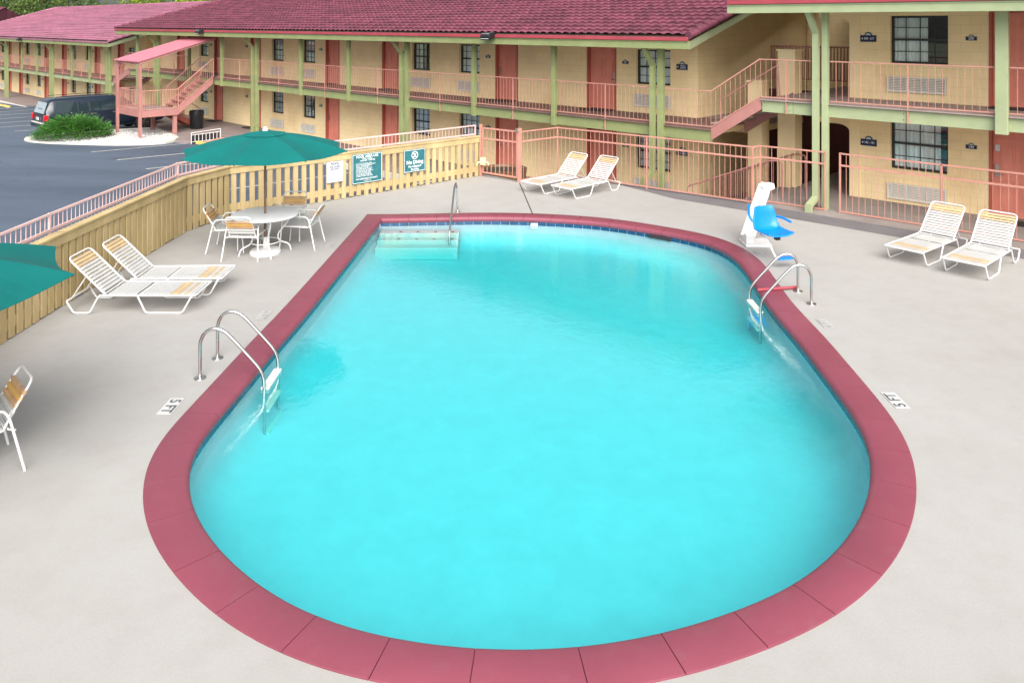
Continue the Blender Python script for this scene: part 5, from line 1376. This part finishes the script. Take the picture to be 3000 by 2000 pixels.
for i in range(2600):      # feathery sprays radiating outwards
    a = rg.uniform(0, 2*pi); rad = rg.random()**.6; tx = -32.1+1.2*rad*math.cos(a); ky = 5.55+1.5*rad*math.sin(a)
    hgt = 1.0*(1-rad**3)*rg.uniform(.7,1.05)+.10*rg.random()
    base = Vector((tx, -ky, -.92+hgt*rg.random()**.5*.92)); 
    out = Vector((math.cos(a)*rg.uniform(.5,1.2)+rg.uniform(-.4,.4), -math.sin(a)*rg.uniform(.5,1.2)+rg.uniform(-.4,.4), rg.uniform(.05,.4))).normalized()
    ln = rg.uniform(.2,.42)
    for q in range(9):
        u = q/9; c = base+out*ln*u; sd = out.cross(Vector((rg.uniform(-1,1), rg.uniform(-1,1), 1))).normalized()
        tip = (out*.8+sd*rg.choice((-1,1))*rg.uniform(.3,.9)+Vector((0,0,rg.uniform(-.1,.3)))).normalized()*rg.uniform(.05,.10)*(1-u*.4)
        w = tip.cross(Vector((0,0,1))).normalized()*.017
        f.add([c-w, c+tip*.5-w*1.3, c+tip, c+w], [(0,1,2,3)])
f.build('foliage', M['juniper'], bu, recalc=False)
f = MB(FT); 
for i in range(9): a = i*.7; f.tube([(-32.1,-5.4,-.96),(-32.1+.35*math.cos(a),-5.4+.5*math.sin(a),-.7),(-32.1+.85*math.cos(a),-5.4+1.35*math.sin(a),-.45+.1*(i%3))], .03, 5, r2=.008)
f.build('stem', M['bark'], bu)
def tree(x, y, zb, h, w, m, label, seed, n=5200, size=.17, trunk=.28):
    rg = random.Random(seed); r = root('broadleaf_tree', at(x, y, zb), label, 'tree', 'trees behind the far wing')
    f = MB(); f.tube([(x,y,zb),(x+.1,y,zb+h*.25),(x-.1,y,zb+h*.5),(x,y,zb+h*.8)], trunk, 9, r2=.07)
    br = []
    for k in range(9):
        a = rg.uniform(0,2*pi); z0 = zb+h*rg.uniform(.2,.6); L_ = w*rg.uniform(.5,.9); e = (x+math.cos(a)*L_, y+math.sin(a)*L_, z0+h*rg.uniform(.12,.28)); br.append(e)
        f.tube([(x,y,z0), ((x+e[0])/2,(y+e[1])/2,(z0+e[2])/2+.3), e], .11, 6, r2=.03)
    f.build('trunk', M['bark'], r, smooth=True)
    blobs = [(e[0], e[1], e[2], w*rg.uniform(.30,.48), .8) for e in br]
    for k in range(10):
        a = rg.uniform(0,2*pi); q = w*rg.uniform(.1,.75); blobs.append((x+q*math.cos(a), y+q*math.sin(a), zb+h*rg.uniform(.35,.95), w*rg.uniform(.28,.46), .75))
    leaves('crown', M[m], r, blobs, n, size, seed); return r
tree(-57.5, 86, -2, 10.5, 4.2, 'leafd', 'dark tree at the top left corner behind the small tiled roof', 21)
tree(-51.5, 88, -2, 12, 4.2, 'leafm', 'green tree just right of the small tiled roof at top left', 22)
tree(-46.5, 84, -2, 11, 3.6, 'leafd', 'darker green tree left of the gap above the far roof', 23, n=5000)
tree(-40.5, 92, -2, 10.5, 3.6, 'leafy', 'yellow green tree above the left part of the far roof ridge', 24)
tree(-35.0, 90, -2, 10, 3.8, 'leafy', 'bright yellow green tree above the middle of the far roof ridge', 25)
tree(-29.0, 93, -2, 10, 3.8, 'leafm', 'mid green tree above the right part of the far roof ridge', 26)
tree(-23.0, 90, -2, 10, 3.8, 'leafd', 'dark green tree above the end of the far roof ridge beside the middle roof', 27)
f = MB(); 
hd_ = leaves('tree_belt', M['leafd'], None, [(-75+i*6.5, 112+3*math.sin(i*2.1), 3+1.5*math.sin(i*1.3), 6.0, 1.0) for i in range(14)], 15000, .42, 77)
tag(hd_, kind='stuff')
# small tiled hut far left
ht = root('small_outbuilding', (-56.6, 80, -2), 'small salmon walled building with a red tiled roof at the far top left', 'building')
f = MB(); f.box(-62,-53.5,80,86,-2,4.6); f.build('wall', M['door'], ht)
f = MB(); f.prism([(79.3,4.5),(79.3,4.66),(83,5.75),(86.7,4.66),(86.7,4.5)], -62.5, -52.4, axis='x'); f.build('roof_deck', M['tile'], ht)
f = MB(); n = 120; vs = []
for e in range(7):
    for i in range(n+1):
        u = e/6; vs.append((-62.6+10.3*i/n, 79.2+3.8*u, 4.70+1.10*u+.05*abs(math.sin(pi*i/n*36))+(.04 if e%2 else 0)))
f.add(vs, [(e*(n+1)+i, e*(n+1)+i+1, (e+1)*(n+1)+i+1, (e+1)*(n+1)+i) for e in range(6) for i in range(n)]); f.build('roof_tiles', M['tile'], ht, recalc=False)
# ================================================================== LIGHT, SKY, CAMERA
W = bpy.data.worlds.new('World'); sc.world = W; W.use_nodes = True; nt = W.node_tree; N = nt.nodes; L = nt.links
bg = N['Background']; sky = N.new('ShaderNodeTexSky'); sky.sky_type = 'NISHITA'; sky.sun_disc = False
SE, SA = R(41), R(171)     # sun high, behind and to the left of the camera
sky.sun_elevation = SE; sky.sun_rotation = SA; sky.air_density = 1.0; sky.dust_density = 4.0; sky.ozone_density = 1.0
hs = N.new('ShaderNodeHueSaturation'); hs.inputs['Saturation'].default_value = .30; L.new(sky.outputs[0], hs.inputs['Color']); L.new(hs.outputs[0], bg.inputs[0]); bg.inputs[1].default_value = .115
sd = bpy.data.lights.new('sun', 'SUN'); sd.energy = 2.9; sd.angle = R(60); sd.color = (1, .96, .90)
so = bpy.data.objects.new('sun', sd); COL.objects.link(so)
dirv = Vector((math.sin(SA)*math.cos(SE), math.cos(SA)*math.cos(SE), math.sin(SE)))   # towards the sun
so.rotation_euler = dirv.to_track_quat('Z', 'Y').to_euler()
cd = bpy.data.cameras.new('camera'); cam = bpy.data.objects.new('camera', cd); COL.objects.link(cam); sc.camera = cam
cam.location = (0, 0, H); cam.rotation_euler = (pi/2, 0, 0)
cd.sensor_width = 36; cd.sensor_fit = 'HORIZONTAL'; cd.lens = 36*FPX/3000; cd.shift_y = -(1000-HY)/3000; cd.clip_end = 1500; cd.clip_start = .1
sc.view_settings.view_transform = 'Standard'; sc.view_settings.look = 'None'; sc.view_settings.exposure = .84; sc.view_settings.gamma = 1
sc.cycles.transparent_max_bounces = 24; sc.cycles.max_bounces = 8
